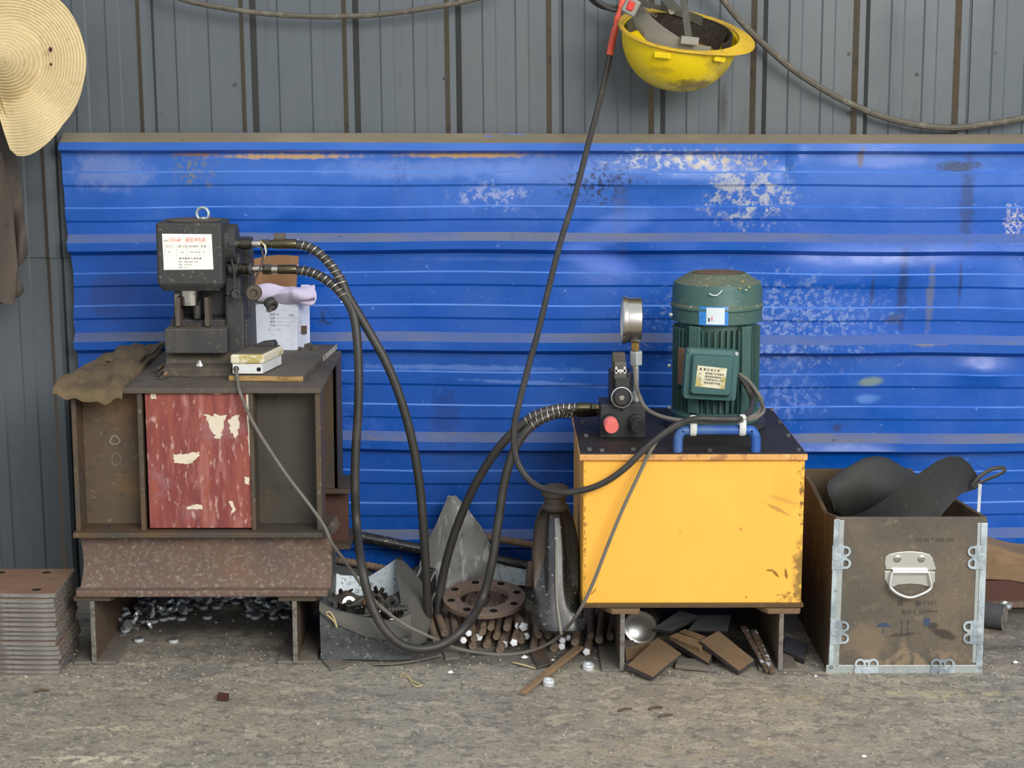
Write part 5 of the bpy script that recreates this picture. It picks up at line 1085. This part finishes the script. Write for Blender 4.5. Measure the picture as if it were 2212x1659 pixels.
slabq([(1446,1374,.034),(1512,1400,.030),(1522,1386,.034),(1462,1366,.038)], .010, 'steel_offcut', 'wood_brown', 'narrow brown bar in the middle of the scrap under the tank', 'steel offcut')
slabq([(1466,1364,.036),(1514,1382,.034),(1524,1374,.036),(1480,1358,.040)], .010, 'steel_offcut', 'wood_brown', 'narrow brown bar behind the middle one under the tank', 'steel offcut')
slabq([(1458,1436,.010),(1532,1443,.010),(1532,1425,.010),(1465,1420,.010)], .008, 'steel_offcut', 'floor_dust', 'dusty grey flat bar on the floor between the front offcuts', 'steel offcut')
slabq([(1408,1358,.040),(1450,1362,.038),(1512,1330,.060),(1468,1318,.070)], .012, 'steel_offcut', 'slab_grey', 'dark grey pointed plate at the back left of the scrap under the tank', 'steel offcut', 'slab_edge')
slabq([(1486,1360,.038),(1572,1362,.038),(1580,1328,.060),(1512,1328,.060)], .008, 'steel_offcut', 'slab_grey', 'dark grey rectangular plate at the back centre of the scrap under the tank', 'steel offcut', 'slab_edge')
slabq([(1600,1352,.052),(1655,1450,.008),(1667,1448,.008),(1612,1350,.052)], .005, 'taped_strip', 'tape_strip', 'left one of two slanting strips with torn silver wrapping under the tank', 'strip')
slabq([(1622,1360,.052),(1664,1452,.008),(1677,1449,.008),(1634,1358,.052)], .005, 'taped_strip', 'tape_strip', 'right one of two slanting strips with torn silver wrapping under the tank', 'strip')
mb = MB(); a = F(1384, 1390, 0); rc_ = .034; cc = Vector((P(1383,1360,a.y).x, a.y, rc_)); mb.lathe([(.0,.014),(rc_*.3,.0132),(rc_*.6,.010),(rc_*.85,.004),(rc_*.96,0),(rc_,0),(rc_,.10),(0,.10)], cc, cc+Vector((.2,1,0)), 36, unit=False); o = mb.build('metal_tin', [MT['valve_dust'], MT['chrome']], smooth=50)
for p in o.data.polygons:
    if p.center.y < (cc.y-ORIG[o.name].y)+.03 and abs(p.normal.dot(Vector((.196,.981,0)))) > .5: p.material_index = 1
tag(o, 'round metal tin lying on its side with a shiny end under the tank', 'tin')
slabq([(1692,1404,.012),(1738,1424,.012),(1744,1392,.012),(1696,1372,.012)], .010, 'steel_offcut', 'slab_grey', 'dark grey plate on the floor between the tank and the wooden box', 'steel offcut', 'slab_edge')
# ================================================================ WOODEN BOX WITH METAL CORNERS
Yb = -.600; BD = .43
bx0b, bx1b = P(1788,1452,Yb).x, P(2122,1452,Yb).x; bx0t, bx1t = P(1806,1120,Yb).x, P(2133,1120,Yb).x; bzt = P(1970,1118,Yb).z
WB = thing('wooden_box', 'open wooden equipment box with galvanised corner strips and a chrome handle', 'box', ((bx0b+bx1b)/2, Yb+BD/2, 0))
def bxp(s, y, z):  # s 0 left..1 right
    t = z/bzt; a = bx0b+(bx0t-bx0b)*t; b = bx1b+(bx1t-bx1b)*t; return Vector((a+(b-a)*s, y, z))
def panel(pts, ext, m, nm, **k): mb = MB(); mb.prism(pts, ext); return mb.build(nm, MT[m], WB, bevel=.0015, **k)
# own material placed on the panel
OB = ORIG[WB.name]
def wsp2(px, py, rx, ry, c, st, ns=40, na=.7, ang=0): p = P(px, py, Yb)-OB; return ((p.x,p.y,p.z), (rx*.00086,.05,ry*.00086), c, st, ns, na, ang, .5)
mat('box_front', (94,87,76), .78, 0, [(6,.44,.64,(116,102,84),.7), (10,.45,.66,(80,75,68),.75), (26,.58,.7,(136,120,100),.45,(1,1,1.6)), (90,.56,.68,(70,64,58),.5), (160,.66,.7,(150,140,124),.4)],
    [wsp2(1960,1430,150,36,(150,128,102),.6,20,1), wsp2(1880,1385,70,60,(134,114,90),.5,20,.9), wsp2(2040,1370,34,12,(52,46,42),.85,50,.5,.35), wsp2(2015,1352,16,10,(56,50,46),.85,50,.5), wsp2(1945,1372,40,6,(60,54,48),.7,60,.6,-.1), wsp2(1870,1428,30,14,(96,66,50),.6,60,1), wsp2(2050,1375,12,8,(70,60,50),.6), wsp2(1900,1300,100,60,(78,74,66),.4,14,.8)], bump=(60,.2,.001))
panel([bxp(0,Yb,.002), bxp(1,Yb,.002), bxp(1,Yb,bzt), bxp(0,Yb,bzt)], (0,.010,0), 'box_front', 'front_panel')
panel([bxp(0,Yb+.010,.002), bxp(0,Yb+BD,.002), bxp(0,Yb+BD,bzt*1.0), bxp(0,Yb+BD*.65,bzt*.985), bxp(0,Yb+BD*.3,bzt*.93), bxp(0,Yb+.010,bzt)], (.009,0,0), 'wood_side', 'side_panel')
panel([bxp(1,Yb+.010,.002), bxp(1,Yb+BD,.002), bxp(1,Yb+BD,bzt*.85), bxp(1,Yb+BD*.6,bzt*.93), bxp(1,Yb+.010,bzt)], (-.009,0,0), 'wood_side', 'side_panel')
panel([bxp(0,Yb+BD,.002), bxp(1,Yb+BD,.002), bxp(1,Yb+BD,bzt*.8), bxp(.82,Yb+BD,bzt*1.0), bxp(0,Yb+BD,bzt*1.0)], (0,-.010,0), 'wood_back', 'back_panel')
mb = MB(); mb.box(bx0b, bx1b, Yb+.01, Yb+BD-.01, .002, .012); mb.build('base_panel', MT['wood_side'], WB)
yq = Yb-.0012
def strip(xa, xb, yt, yb_, m='galvanised', nm='corner_strip', y=yq):
    mb = MB(); mb.prism([P(xa[1],yb_,y), P(xb[1],yb_,y), P(xb[0],yt,y), P(xa[0],yt,y)], (0,.0013,0)); return mb.build(nm, MT[m], WB, bevel=.0004)
strip((1802,1790),(1814,1800),1122,1446); strip((1814,1800),(1824,1812),1124,1440,'zinc'); strip((2120,2108),(2134,2122),1130,1446); strip((2112,2100),(2119,2108),1130,1432,'zinc')
strip((1785,1784),(2122,2122),1437,1455,'zinc')
for a, b in ((1788,1834),):
    mb = MB(); mb.tube([P(1785,1455,yq+.0), P(2122,1455,yq)], .0012, n=6); mb.build('corner_strip', MT['zinc'], WB)
def clasp(px, py, horiz, sgn):
    """sheet metal corner clasp: two looped arms and a rivet plate"""
    mb = MB(); y = yq-.0012
    def ann(x_, y__):
        c = P(x_, y__, y); mb.lathe([(.0062,0),(.0108,0),(.0108,.0012),(.0062,.0012)], c, c+Vector((0,-1,0)), 20, unit=False, close=True)
    if not horiz:
        ann(px+sgn*2, py-13); ann(px+sgn*2, py+13); mb.obox(P(px-sgn*14, py, y-.0004), (.022,.0014,.047)); mb.obox(P(px-sgn*2, py, y-.0004), (.012,.0012,.008)); a = P(px-sgn*16, py, y)
    else:
        ann(px-14, py+2); ann(px+14, py+2); mb.obox(P(px, py+17, y-.0004), (.046,.0014,.012)); mb.obox(P(px, py-4, y-.0004), (.012,.0012,.006)); a = P(px, py+17, y-.001)
    mb.lathe([(.003,0),(.0085,0),(.0085,.002),(.003,.003),(0,.002)], a, a+Vector((0,-1,0)), 18, unit=False)
    mb.build('corner_clasp', MT['galvanised'], WB, smooth=40)
clasp(1824,1204,0,1); clasp(1820,1366,0,1); clasp(2104,1204,0,-1); clasp(2094,1366,0,-1); clasp(1872,1432,1,1); clasp(2036,1432,1,1)
# handle plate and bail
y1 = Yb-.0022
hp = [(1911,1217),(1913,1203),(1922,1197),(1940,1193),(1965,1191),(1990,1193),(2008,1198),(2015,1206),(2018,1217),(2022,1229),(2018,1232),(2002,1232),(2000,1238),(1933,1238),(1928,1230),(1914,1230)]
mb = MB(); mb.prism([P(a, b, y1) for a, b in hp], (0,.002,0)); hpl = mb.build('handle_plate', MT['chrome'], WB, bevel=.0006)
hp2 = [(1911,1234),(1926,1234),(1926,1238),(2004,1238),(2006,1234),(2020,1236),(2020,1256),(2010,1268),(2000,1266),(1990,1263),(1965,1261),(1940,1263),(1930,1268),(1918,1264),(1911,1250)]
mb = MB(); mb.prism([P(a, b, y1) for a, b in hp2], (0,.002,0)); mb.build('handle_plate', MT['chrome'], WB, bevel=.0006)
mb = MB(); mb.tube(pp([(1928,1236,y1-.004),(2004,1236,y1-.004)]), .0052, n=12); mb.build('hinge_roll', MT['chrome'], hpl, smooth=True)
mb = MB(); mb.tube(cat(pp([(1928,1236,y1-.006),(1923,1262,y1-.009),(1926,1272,y1-.010),(1942,1284,y1-.012),(1966,1291,y1-.013),(1990,1284,y1-.012),(2008,1274,y1-.010),(2012,1264,y1-.009),(2006,1236,y1-.006)]), 5), .0030, n=10); mb.build('bail', MT['chrome'], hpl, smooth=True)
for px in (1938, 1990):
    q = P(px, 1207, y1); mb = MB(); mb.lathe([(.0075,0),(.0065,.003),(.004,.004),(0,.003)], q, q+Vector((0,-1,0)), 18, unit=False); mb.build('rivet', MT['bright_steel'], hpl, smooth=40)
# faint printing, upside down on the plank
def ut(body, px, py, size, m='faint_ink', rz=pi, sx=1): return text(body, px, py, Yb-.0004, size, m, WB, rot=(pi/2, rz, 0), sx=sx, ext=.0001)
ut('HO 000 x 00 IIV', 2062, 1162, .011); ut('U/U 量     重', 2024, 1298, .012, 'faint_ink', pi, 1.2); ut('aweeD/II  8 毛重', 2026, 1318, .010, 'faint_ink')
mb = MB(); y_ = Yb-.0008
c_ = P(1908, 1354, y_); mb.prism([c_+Vector((.013*cos(a), 0, .008*sin(a))) for a in [pi*i/8 for i in range(9)]], (0,.0006,0)); mb.box(c_.x-.0006, c_.x+.0006, y_, y_+.0006, c_.z-.014, c_.z); mb.build('printed_umbrella', MT['blue_ink'], WB)
mb = MB()
for px in (1948, 1961):
    c_ = P(px, 1352, y_); mb.box(c_.x-.0007, c_.x+.0007, y_, y_+.0006, c_.z-.016, c_.z+.008); mb.prism([c_+Vector((-.003,0,.006)), c_+Vector((.003,0,.006)), c_+Vector((0,0,.012))], (0,.0006,0))
c_ = P(1955, 1369, y_); mb.box(c_.x-.012, c_.x+.012, y_, y_+.0006, c_.z-.0006, c_.z+.0006); mb.build('printed_arrows', MT['faint_ink'], WB)
mb = MB(); c_ = P(2003, 1343, y_); mb.box(c_.x-.006, c_.x+.005, y_, y_+.0006, c_.z-.008, c_.z+.007); mb.build('printed_glass', MT['blue_ink'], WB)
# rubber sheets curling out of it
def R1(u, v):   # left, rear curl: outline follows the photo
    top_ = [(1796,1075),(1786,1052),(1792,1036),(1830,1010),(1866,990),(1895,985),(1920,990),(1950,1008),(1990,1030)]
    bot_ = [(1812,1150),(1800,1112),(1806,1100),(1822,1116),(1846,1120),(1870,1122),(1920,1130),(1960,1140),(2000,1150)]
    k = u*8; i = min(int(k), 7); f = k-i; t = Vector(top_[i]).lerp(Vector(top_[i+1]), f); b = Vector(bot_[i]).lerp(Vector(bot_[i+1]), f); q = t.lerp(b, v)
    y = -.40+.16*sin(u*pi*.55+.1)+.06*v*(1-u)-.05*v-.03*sin(v*pi); return P(q.x, q.y, y)
mb = MB(); mb.slab(R1, 40, 16, (0,.003,0)); o = mb.build('rubber_sheet', MT['rubber_sheet'], smooth=60); tag(o, 'curled black rubber sheet at the left and rear of the wooden box', 'rubber sheet')
def R2(u, v):
    top_ = [(1838,1117),(1876,1103),(1915,1077),(1955,1046),(1990,1020),(2024,997),(2050,986),(2076,987),(2096,1003),(2110,1025),(2120,1044)]
    bot_ = [(1842,1150),(1890,1160),(1940,1160),(1985,1160),(2020,1150),(2028,1120),(2048,1096),(2066,1076),(2078,1066),(2098,1060),(2118,1050)]
    k = u*10; i = min(int(k), 9); f = k-i; t = Vector(top_[i]).lerp(Vector(top_[i+1]), f); b = Vector(bot_[i]).lerp(Vector(bot_[i+1]), f); q = t.lerp(b, v)
    y = -.545+.17*u-.03*sin(u*pi)+.035*sin(v*pi*.6)+.05*(1-v)*u; return P(q.x, q.y, y)
mb = MB(); mb.slab(R2, 44, 18, (0,.003,0)); o = mb.build('rubber_sheet', MT['rubber_sheet'], smooth=60); tag(o, 'black rubber sheet bending up to the right out of the wooden box', 'rubber sheet')
mb = MB(); 
ls = [(2100,1050,-.38),(2112,1034,-.38),(2134,1017,-.375),(2154,1011,-.37),(2168,1011,-.365),(2170,1017,-.365),(2158,1025,-.366),(2136,1034,-.372),(2116,1044,-.378),(2104,1056,-.38)]
mb.tube(cat(pp(ls), 5), .0042, n=8, flat=(.5,1)); o = mb.build('rubber_strap', MT['rubber'], smooth=50); tag(o, 'narrow black rubber strap loop sticking out at the right of the wooden box', 'strap')
mb = MB(); a = P(2114, 1046, -.40); b = P(2110, 1124, -.575); mb.prism([a, a+Vector((.0065,0,0)), b+Vector((.0055,0,0)), b], (0,.002,0)); o = mb.build('white_strip', MT['white_plastic']); tag(o, 'thin white plastic strip hanging into the right end of the wooden box', 'strip')
# ================================================================ THINGS AT THE FAR RIGHT
yr_ = -.22
def bm_(px0, px1, topf, botf, y, dep, nm, m, lab, c, nu=14):
    def fn(u, v): px = px0+(px1-px0)*u; return P(px, topf(px)+(botf(px)-topf(px))*v, y)
    mb = MB(); mb.slab(fn, nu, 4, (0, dep, 0)); o = mb.build(nm, MT[m], smooth=30); tag(o, lab, c); return o
bm_(2090, 2300, lambda x: interp(x, [(2100,1172),(2140,1176),(2175,1190),(2212,1199),(2300,1206)]), lambda x: interp(x, [(2100,1250),(2180,1253),(2212,1258),(2300,1266)]), yr_, .10, 'wood_plank', 'wood_brown', 'curved worn wooden plank at the right edge behind the wooden box', 'plank')
zq_ = P(2170, 1254, yr_).z
t = thing('steel_channel', 'rusty steel channel lying under the worn plank at the right edge', 'steel beam', (P(2200,1290,yr_).x, yr_+.04, 0))
mb = MB(); X0_, X1_ = P(2080,1290,yr_).x, P(2320,1290,yr_).x; zl_ = P(2170,1306,yr_).z
mb.box(X0_, X1_, yr_+.004, yr_+.012, zl_, zq_-.001); mb.build('web', MT['red_rust'], t)
mb = MB(); mb.box(X0_, X1_, yr_-.012, yr_+.08, zl_-.004, zl_+.008); mb.build('bottom_flange', MT['rust_beam'], t, bevel=.002)
mb = MB(); mb.box(X0_, X1_, yr_+.01, yr_+.075, .001, zl_-.004); mb.build('base_block', MT['dark_web'], t)
a = F(2172, 1360, 0); rr_ = .026; c0_ = Vector((P(2170,1335,a.y).x, a.y, rr_)); mb = MB(); mb.cyl(c0_, c0_+Vector((-.13,.075,0)), rr_, n=28); o = mb.build('round_bar', [MT['slab_grey'], MT['cut_steel']], smooth=30)
for p in o.data.polygons:
    if p.normal.dot(Vector((.866,-.5,0))) > .9: p.material_index = 1
tag(o, 'thick round steel bar stub on the floor at the right edge', 'steel bar')
q = P(2172, 1311, yr_-.02); mb = MB(); mb.lathe([(.006,0),(.013,.001),(.013,.006),(.008,.009),(.005,.006)], q, q+Vector((0,-.3,1)), 20, unit=False); o = mb.build('ring_nut', MT['zinc'], smooth=30); tag(o, 'small shiny ring nut on the flange of the channel at the right edge', 'nut')
# ================================================================ HARD HAT
hc = P(1471, 70, -.17)
helm = thing('hard_hat', 'yellow hard hat hanging upside down by its harness on the grey wall', 'hard hat', hc)
Mh = Matrix.Translation(hc)@Matrix.Rotation(radians(22), 4, 'X')@Matrix.Rotation(radians(6.5), 4, 'Y')
SA, SB, SD = .120, .106, .118
def hs(a, t, off=0, grow=0):   # a around, t 0 rim..1 crown
    r = cos(t*pi/2)**.82; z = -SD*sin(t*pi/2)
    return Mh@Vector(((SA+off)*cos(a)*r, (SB+off)*sin(a)*r, z-off*sin(t*pi/2)))
mb = MB(); NA = 60; rs = [[hs(2*pi*i/NA, t) for i in range(NA)] for t in [k/18 for k in range(18)]+[.995]]
mb.rings(rs, caps=False); mb.add([hs(0, 1)], []); L0 = 18*NA; ci = len(mb.v)-1
for i in range(NA): mb.f.append([L0+i, L0+(i+1) % NA, ci]); mb.m.append(0)
ORh = ORIG[helm.name]
mat('helmet_shell', (240,210,22), .36, 0, [(5,.5,.7,(226,192,26),.5), (14,.62,.76,(170,140,44),.5), (70,.68,.72,(110,90,40),.4)],
    [((.03,-.06,-.105),(.075,.08,.014),(96,74,34),.7,30,.8,0,.4), ((.07,-.04,-.07),(.05,.10,.020),(150,126,50),.5,22,.9,.6,.4), ((-.05,-.06,-.075),(.03,.1,.01),(170,140,50),.5,30,.9,0,.4), ((.0,-.10,-.094),(.004,.05,.003),(40,30,20),.9), ((.035,-.1,-.105),(.012,.06,.006),(60,44,26),.85,40,.8)])
sh = mb.build('shell', MT['helmet_shell'], helm, smooth=50); md = sh.modifiers.new('thick', 'SOLIDIFY'); md.thickness = .0028
def peak(a): # extra brim length at +x end
    c = max(0, cos(a)); return .009+.024*c**2.2
mb = MB(); rs = []
for off, dz in ((-.002,.002),(0,.005),('p',.006),('p2',.002),(0,-.004),(-.002,-.003)):
    ring_ = []
    for i in range(NA):
        a = 2*pi*i/NA; e = peak(a) if off == 'p' else (peak(a)+.001 if off == 'p2' else off)
        droop = -.010*max(0, cos(a))**2*(1 if isinstance(off, str) else 0)
        ring_.append(Mh@Vector(((SA+e)*cos(a), (SB+e*(.9))*sin(a), dz+droop)))
    rs.append(ring_)
mb.rings(rs, close=True); mb.build('brim', MT['helmet_rim'], helm, smooth=50)
for px, py, w_ in ((1414,101,.017),(1553,103,.014)):
    a_ = -1.93 if px < 1500 else -.95
    q = Mh@Vector(((SA+.003)*cos(a_), (SB+.003)*sin(a_), -.013)); mb = MB(); mb.obox(q, (w_*2,.010,.012), (radians(10), radians(6), a_+pi/2)); mb.build('lug', MT['helmet_shell'], helm, bevel=.002)
# headband, rising at the left end
def band(a0, a1, z0f, z1f, ra, rb_, m, nm, n=30, thick=.0022):
    def fn(u, v):
        a = a0+(a1-a0)*u; zt_ = z1f(u); zb_ = z0f(u); return Mh@Vector((ra*cos(a), rb_*sin(a), zb_+(zt_-zb_)*v))
    mb = MB(); mb.slab(fn, n, 4, (0,thick,0)); return mb.build(nm, MT[m], helm, smooth=50)
hb = band(radians(-170), radians(-60), lambda u: interp(u, [(0,.030),(.2,.010),(.45,-.012),(1,-.024)]), lambda u: interp(u, [(0,.074),(.25,.058),(.5,.036),(.75,.014),(1,.006)]), .108, .088, 'strap_grey', 'headband')
band(radians(60), radians(170), lambda u: interp(u, [(0,-.008),(1,.040)]), lambda u: interp(u, [(0,.014),(.6,.030),(1,.070)]), .100, .078, 'strap_dark', 'headband_rear')
band(radians(-172), radians(-262), lambda u: -.03, lambda u: .004, .112, .096, 'strap_dark', 'liner_clip')
def swb(u, v):
    a = radians(-40+118*u); r = 1; return Mh@Vector((.106*cos(a), .090*sin(a), -.026+.034*v))
mb = MB(); mb.slab(swb, 26, 4, (-.004,0,0)); mb.build('sweatband', MT['sweatband'], helm, smooth=50)
def swc(u, v): # dark padding across the bowl
    a = radians(15+105*u); return Mh@Vector((.104*cos(a)*(1-.16*v), .088*sin(a)*(1-.20*v), .004-.045*v))
mb = MB(); mb.slab(swc, 20, 6, (0,-.003,0)); mb.build('padding', MT['sweatband'], helm, smooth=50)
q = P(1363, 14, -.245); mb = MB(); mb.obox(q, (.030,.012,.034), (0, radians(28), 0)); rk = mb.build('ratchet', MT['strap_grey'], helm, bevel=.004)
mb = MB(); mb.obox(q+Vector((-.001,-.007,.001)), (.014,.005,.019), (0, radians(20), 0)); mb.build('red_button', MT['red_plastic'], helm, bevel=.004)
def st1(u, v): return pp([(1462+8*u+0, -25+u*0, -.215)])[0].lerp(P(1489, 84, -.262), v)+Vector((.016*u, 0, 0))
mb = MB(); mb.slab(lambda u, v: P(1464, -30, -.20).lerp(P(1481, 86, -.262), v)+Vector((.014*u, -.004*sin(v*4), 0)), 3, 10, (0,.002,0)); mb.build('chin_strap', MT['strap_dark'], helm, smooth=50)
mb = MB(); mb.slab(lambda u, v: P(1398, -30, -.245).lerp(P(1450, 24, -.235), v)+Vector((.026*u, 0, .014*sin(v*3)*0)), 3, 10, (0,.002,0)); mb.build('harness_strap', MT['strap_dark'], helm, smooth=50)
mb = MB(); mb.slab(lambda u, v: P(1436, -40, -.12).lerp(P(1446, 30, -.14), v)+Vector((.010*u, 0, 0)), 2, 6, (0,.002,0)); mb.build('harness_strap', MT['strap_grey'], helm, smooth=50)
mb = MB(); mb.obox(P(1490,88,-.268), (.036,.006,.016), (0, radians(6), 0)); mb.build('strap_clip', MT['strap_grey'], helm, bevel=.002)
for i in range(8):
    t_ = i/7; q = P(1386+t_*36, 18+t_*20, -.2435); mb = MB(); mb.obox(q+Vector((0,-.004,0)), (.0025,.002,.006), (0, radians(30), 0)); mb.build('tooth', MT['vent_grille'], rk) if i < 7 else None
# ================================================================ STRAW HAT AND JACKET
hatc = P(-4, 132, -.30)
out = [(-90,192),(-60,178),(-35,165),(-22,182),(0,192),(20,190),(35,190),(50,196),(62,207),(72,213),(79,207),(84,150),(88,108),(95,100),(120,150),(150,190),(180,200),(210,200),(240,195),(270,192)]
def hat(u, v):
    a = -90+360*u; Rr_ = interp(a, [(-90,192),(-60,186),(-35,188),(-15,188),(0,190),(15,190),(30,194),(45,196),(58,206),(70,214),(78,212),(83,190),(88,120),(94,92),(105,100),(130,150),(160,190),(200,200),(270,192)])
    r = v; rp = r*Rr_; ar = radians(a)
    px = -4+rp*cos(ar); py = 132+rp*sin(ar)
    rm = rp*.00092; h = .085*max(0, 1-(rm/.085)**1.5) if rm < .085 else 0
    wave = .014*sin(ar*2-.6)*(r**2)+(.030*r*r if 40 < a < 84 else 0)*sin((a-40)/44*pi)
    return P(px, py, -.20-h-wave-.010*r)
mb = MB(); mb.slab(hat, 96, 34, (0,.003,0)); hat_o = mb.build('straw_hat', MT['straw'], origin=hatc, smooth=60); tag(hat_o, 'woven straw hat with wavy brim hanging at the top left corner', 'hat')
for px, py, r_ in ((109,107,.0035),(110,138,.0025)):
    pass
mb = MB(); mb.ball(P(109,107,-.222), .0042, 8, (1,.3,1.3)); mb.ball(P(110,139,-.222), .003, 8, (1,.3,1.1)); mb.build('burn_spots', MT['dark_red'], hat_o, smooth=True)
JR = [(160,-10),(215,6),(260,16),(300,24),(335,33),(380,42),(430,48),(480,52),(520,58),(548,61),(566,50),(580,34),(600,38),(620,50),(630,52),(640,44),(652,16),(660,-6)]
def jac(u, v):
    py = 160+496*v; xr2 = interp(py, JR); px = -120+(xr2+120)*u
    f = .020*sin(px*.09+py*.006+sin(py*.012)*1.2)+.006*sin(px*.17-py*.01)+.004*sin(py*.05+px*.03)
    return P(px, py, -.105-.03*sin(u*pi)-f-.015*(1-u)*(v))
mb = MB(); mb.slab(jac, 60, 70, (0,.006,0)); j = mb.build('work_jacket', MT['jacket'], smooth=60); tag(j, 'grey brown work jacket hanging on the wall beneath the straw hat', 'jacket')
mb = MB(); mb.slab(lambda u, v: P(-60+interp(v, [(0,64),(.3,84),(.8,98),(1,90)])*u, 330+310*v+20*u*(v > .9), -.165-.010*sin(u*6+v*3)), 16, 24, (0,.005,0)); mb.build('sleeve', MT['jacket'], j, smooth=60)
mb = MB(); mb.ball(P(17,298,-.155), .0035, 8, (1,.4,1)); mb.build('button', MT['hole'], j, smooth=True)
# ================================================================ SMALL THINGS ON THE FLOOR
def solo(mb, nm, m, lab, c, **k): o = mb.build(nm, MT[m] if isinstance(m, str) else m, **k); return tag(o, lab, c)
p = F(482, 1513, 0); mb = MB(); mb.obox(p+Vector((0,0,.007)), (.020,.012,.013), (0,.1,-.15)); solo(mb, 'wood_chip', 'dark_red', 'small dark red block lying alone on the open floor at left', 'block', bevel=.0015)
a = F(1128, 1500, .005); b = F(1252, 1402, .010); mb = MB(); d = (b-a); n_ = Vector((-d.y, d.x, 0)).normalized()*.010; mb.prism([a-n_*.7, a+n_*.5, b+n_*.9, b-n_*.9], (0,0,.007)); solo(mb, 'flat_bar', 'wood_brown', 'long brown flat bar lying diagonally on the floor in front of the guard', 'bar', bevel=.0015)
mb = MB(); mb.prism([F(1144,1408,.001), F(1174,1404,.001), F(1190,1438,.001), F(1160,1447,.001)], (0,0,.006)); solo(mb, 'plate_offcut', 'mill_steel', 'small square brown plate on the floor beside the diagonal flat bar', 'steel offcut', bevel=.001)
mb = MB(); mb.prism([F(697,1430,.001), F(735,1424,.001), F(752,1440,.001), F(714,1449,.001)], (0,0,.004)); solo(mb, 'plate_offcut', 'floor_dust', 'thin dusty plate on the floor at the front left corner of the drum', 'steel offcut')
mb = MB(); mb.prism([F(958,1412,.001), F(990,1410,.001), F(993,1424,.001), F(962,1426,.001)], (0,0,.004)); solo(mb, 'plate_offcut', 'floor_dust', 'thin dusty plate on the floor in front of the rebar pile', 'steel offcut')
mb = MB(); mb.tube(cat([F(807,1435,.004), F(850,1434,.004), F(900,1427,.004), F(950,1416,.004)], 6), .0042, n=8, flat=(1,.5)); solo(mb, 'metal_strip', 'grey_cord', 'thin pale curved strip on the floor in front of the cut drum', 'strip', smooth=True)
for q, lab, r_ in (((1184,1480),'round steel slug on the floor beside the diagonal flat bar',.011),((1270,1446),'half bright steel slug on the floor below the left beam of the tank',.011)):
    p = F(*q, 0); mb = MB(); mb.lathe([(r_*.86,0),(r_,.002),(r_,.010),(r_*.88,.012),(r_*.45,.012),(r_*.4,.009),(0,.009)], p, p+Vector((.1,-.15,1)), 20, unit=False); solo(mb, 'slug', [MT['slug_side']], lab, 'steel slug', smooth=30)
mb = MB(); mb.tube(cat([F(*q, .003) for q in ((866,1462),(868,1455),(878,1458),(890,1470),(905,1477),(912,1480),(900,1483),(892,1478),(884,1466),(872,1460))], 5), .0012, n=5); solo(mb, 'straw_loop', 'straw_stem', 'twisted pale straw loop on the open floor in the middle', 'straw', smooth=True)
mb = MB(); mb.tube([F(1108,1431,.004), F(1130,1436,.005), F(1157,1444,.004)], [.002,.0035,.0015], n=6, flat=(1,.5)); solo(mb, 'wood_splinter', 'straw_stem', 'pale wood splinter on the floor beside the small brown plate', 'splinter', smooth=True)
rnd = random.Random(31)
wl = ((973,1456,.0065,'white chip alone on the open floor below the hoses'),(1133,1424,.0075,'white chip on the floor left of the small brown plate'),(1194,1428,.004,'small white chip right of the small brown plate'),(932,1395,.004,'tiny white chip where the black hose meets the floor'),(1300,1398,.004,'tiny white chip by the left beam of the tank'),(2193,1434,.006,'white chip on the floor at the right edge'),(1866,1637,.005,'pale chip low on the open floor at right'),(1762,1463,.004,'tiny white chip in front of the wooden box'))
for px, py, r_, lab in wl:
    p = F(px, py, 0); mb = MB(); mb.ball(p+Vector((0,0,r_*.5)), r_, 5, (1.1,.9,.7)); o = solo(mb, 'white_chip', 'white_shard', lab, 'chip')
for px, py, lab in ((1418,1528,'thin dark twig pointing up the open floor at centre right'),(1440,1545,'short dark twig on the open floor at centre right'),(92,1491,'small dark scrap on the floor in front of the plate stack'),(1352,1532,'tiny dark scrap on the open floor below the tank')):
    p = F(px, py, .003); mb = MB(); mb.tube([p+Vector((-.014,-.008,0)), p+Vector((-.002,0,.002)), p+Vector((.012,.004,0))], [.0022,.0028,.0015], n=5); solo(mb, 'dark_scrap', 'oily_brass' if False else 'mill_steel', lab, 'scrap', smooth=True)
# grit: countless crumbs
mb = MB(); rnd = random.Random(77)
for i in range(1500):
    px = rnd.uniform(-20, 2230); py = rnd.choice((rnd.uniform(1400,1475), rnd.uniform(1420,1659), rnd.uniform(1300,1480))); p = F(px, py, 0)
    if p.y > -.03: continue
    s_ = rnd.choice((.0009,.0012,.0018,.0018,.0028)); mb.obox(p+Vector((0,0,s_*.3)), (s_*rnd.uniform(1,2.2), s_*rnd.uniform(1,1.6), s_), (rnd.random(), rnd.random(), rnd.random()*3))
o = mb.build('grit', MT['pebble']); tag(o, 'loose grit and crumbs scattered over the concrete floor', 'grit', kind='stuff')
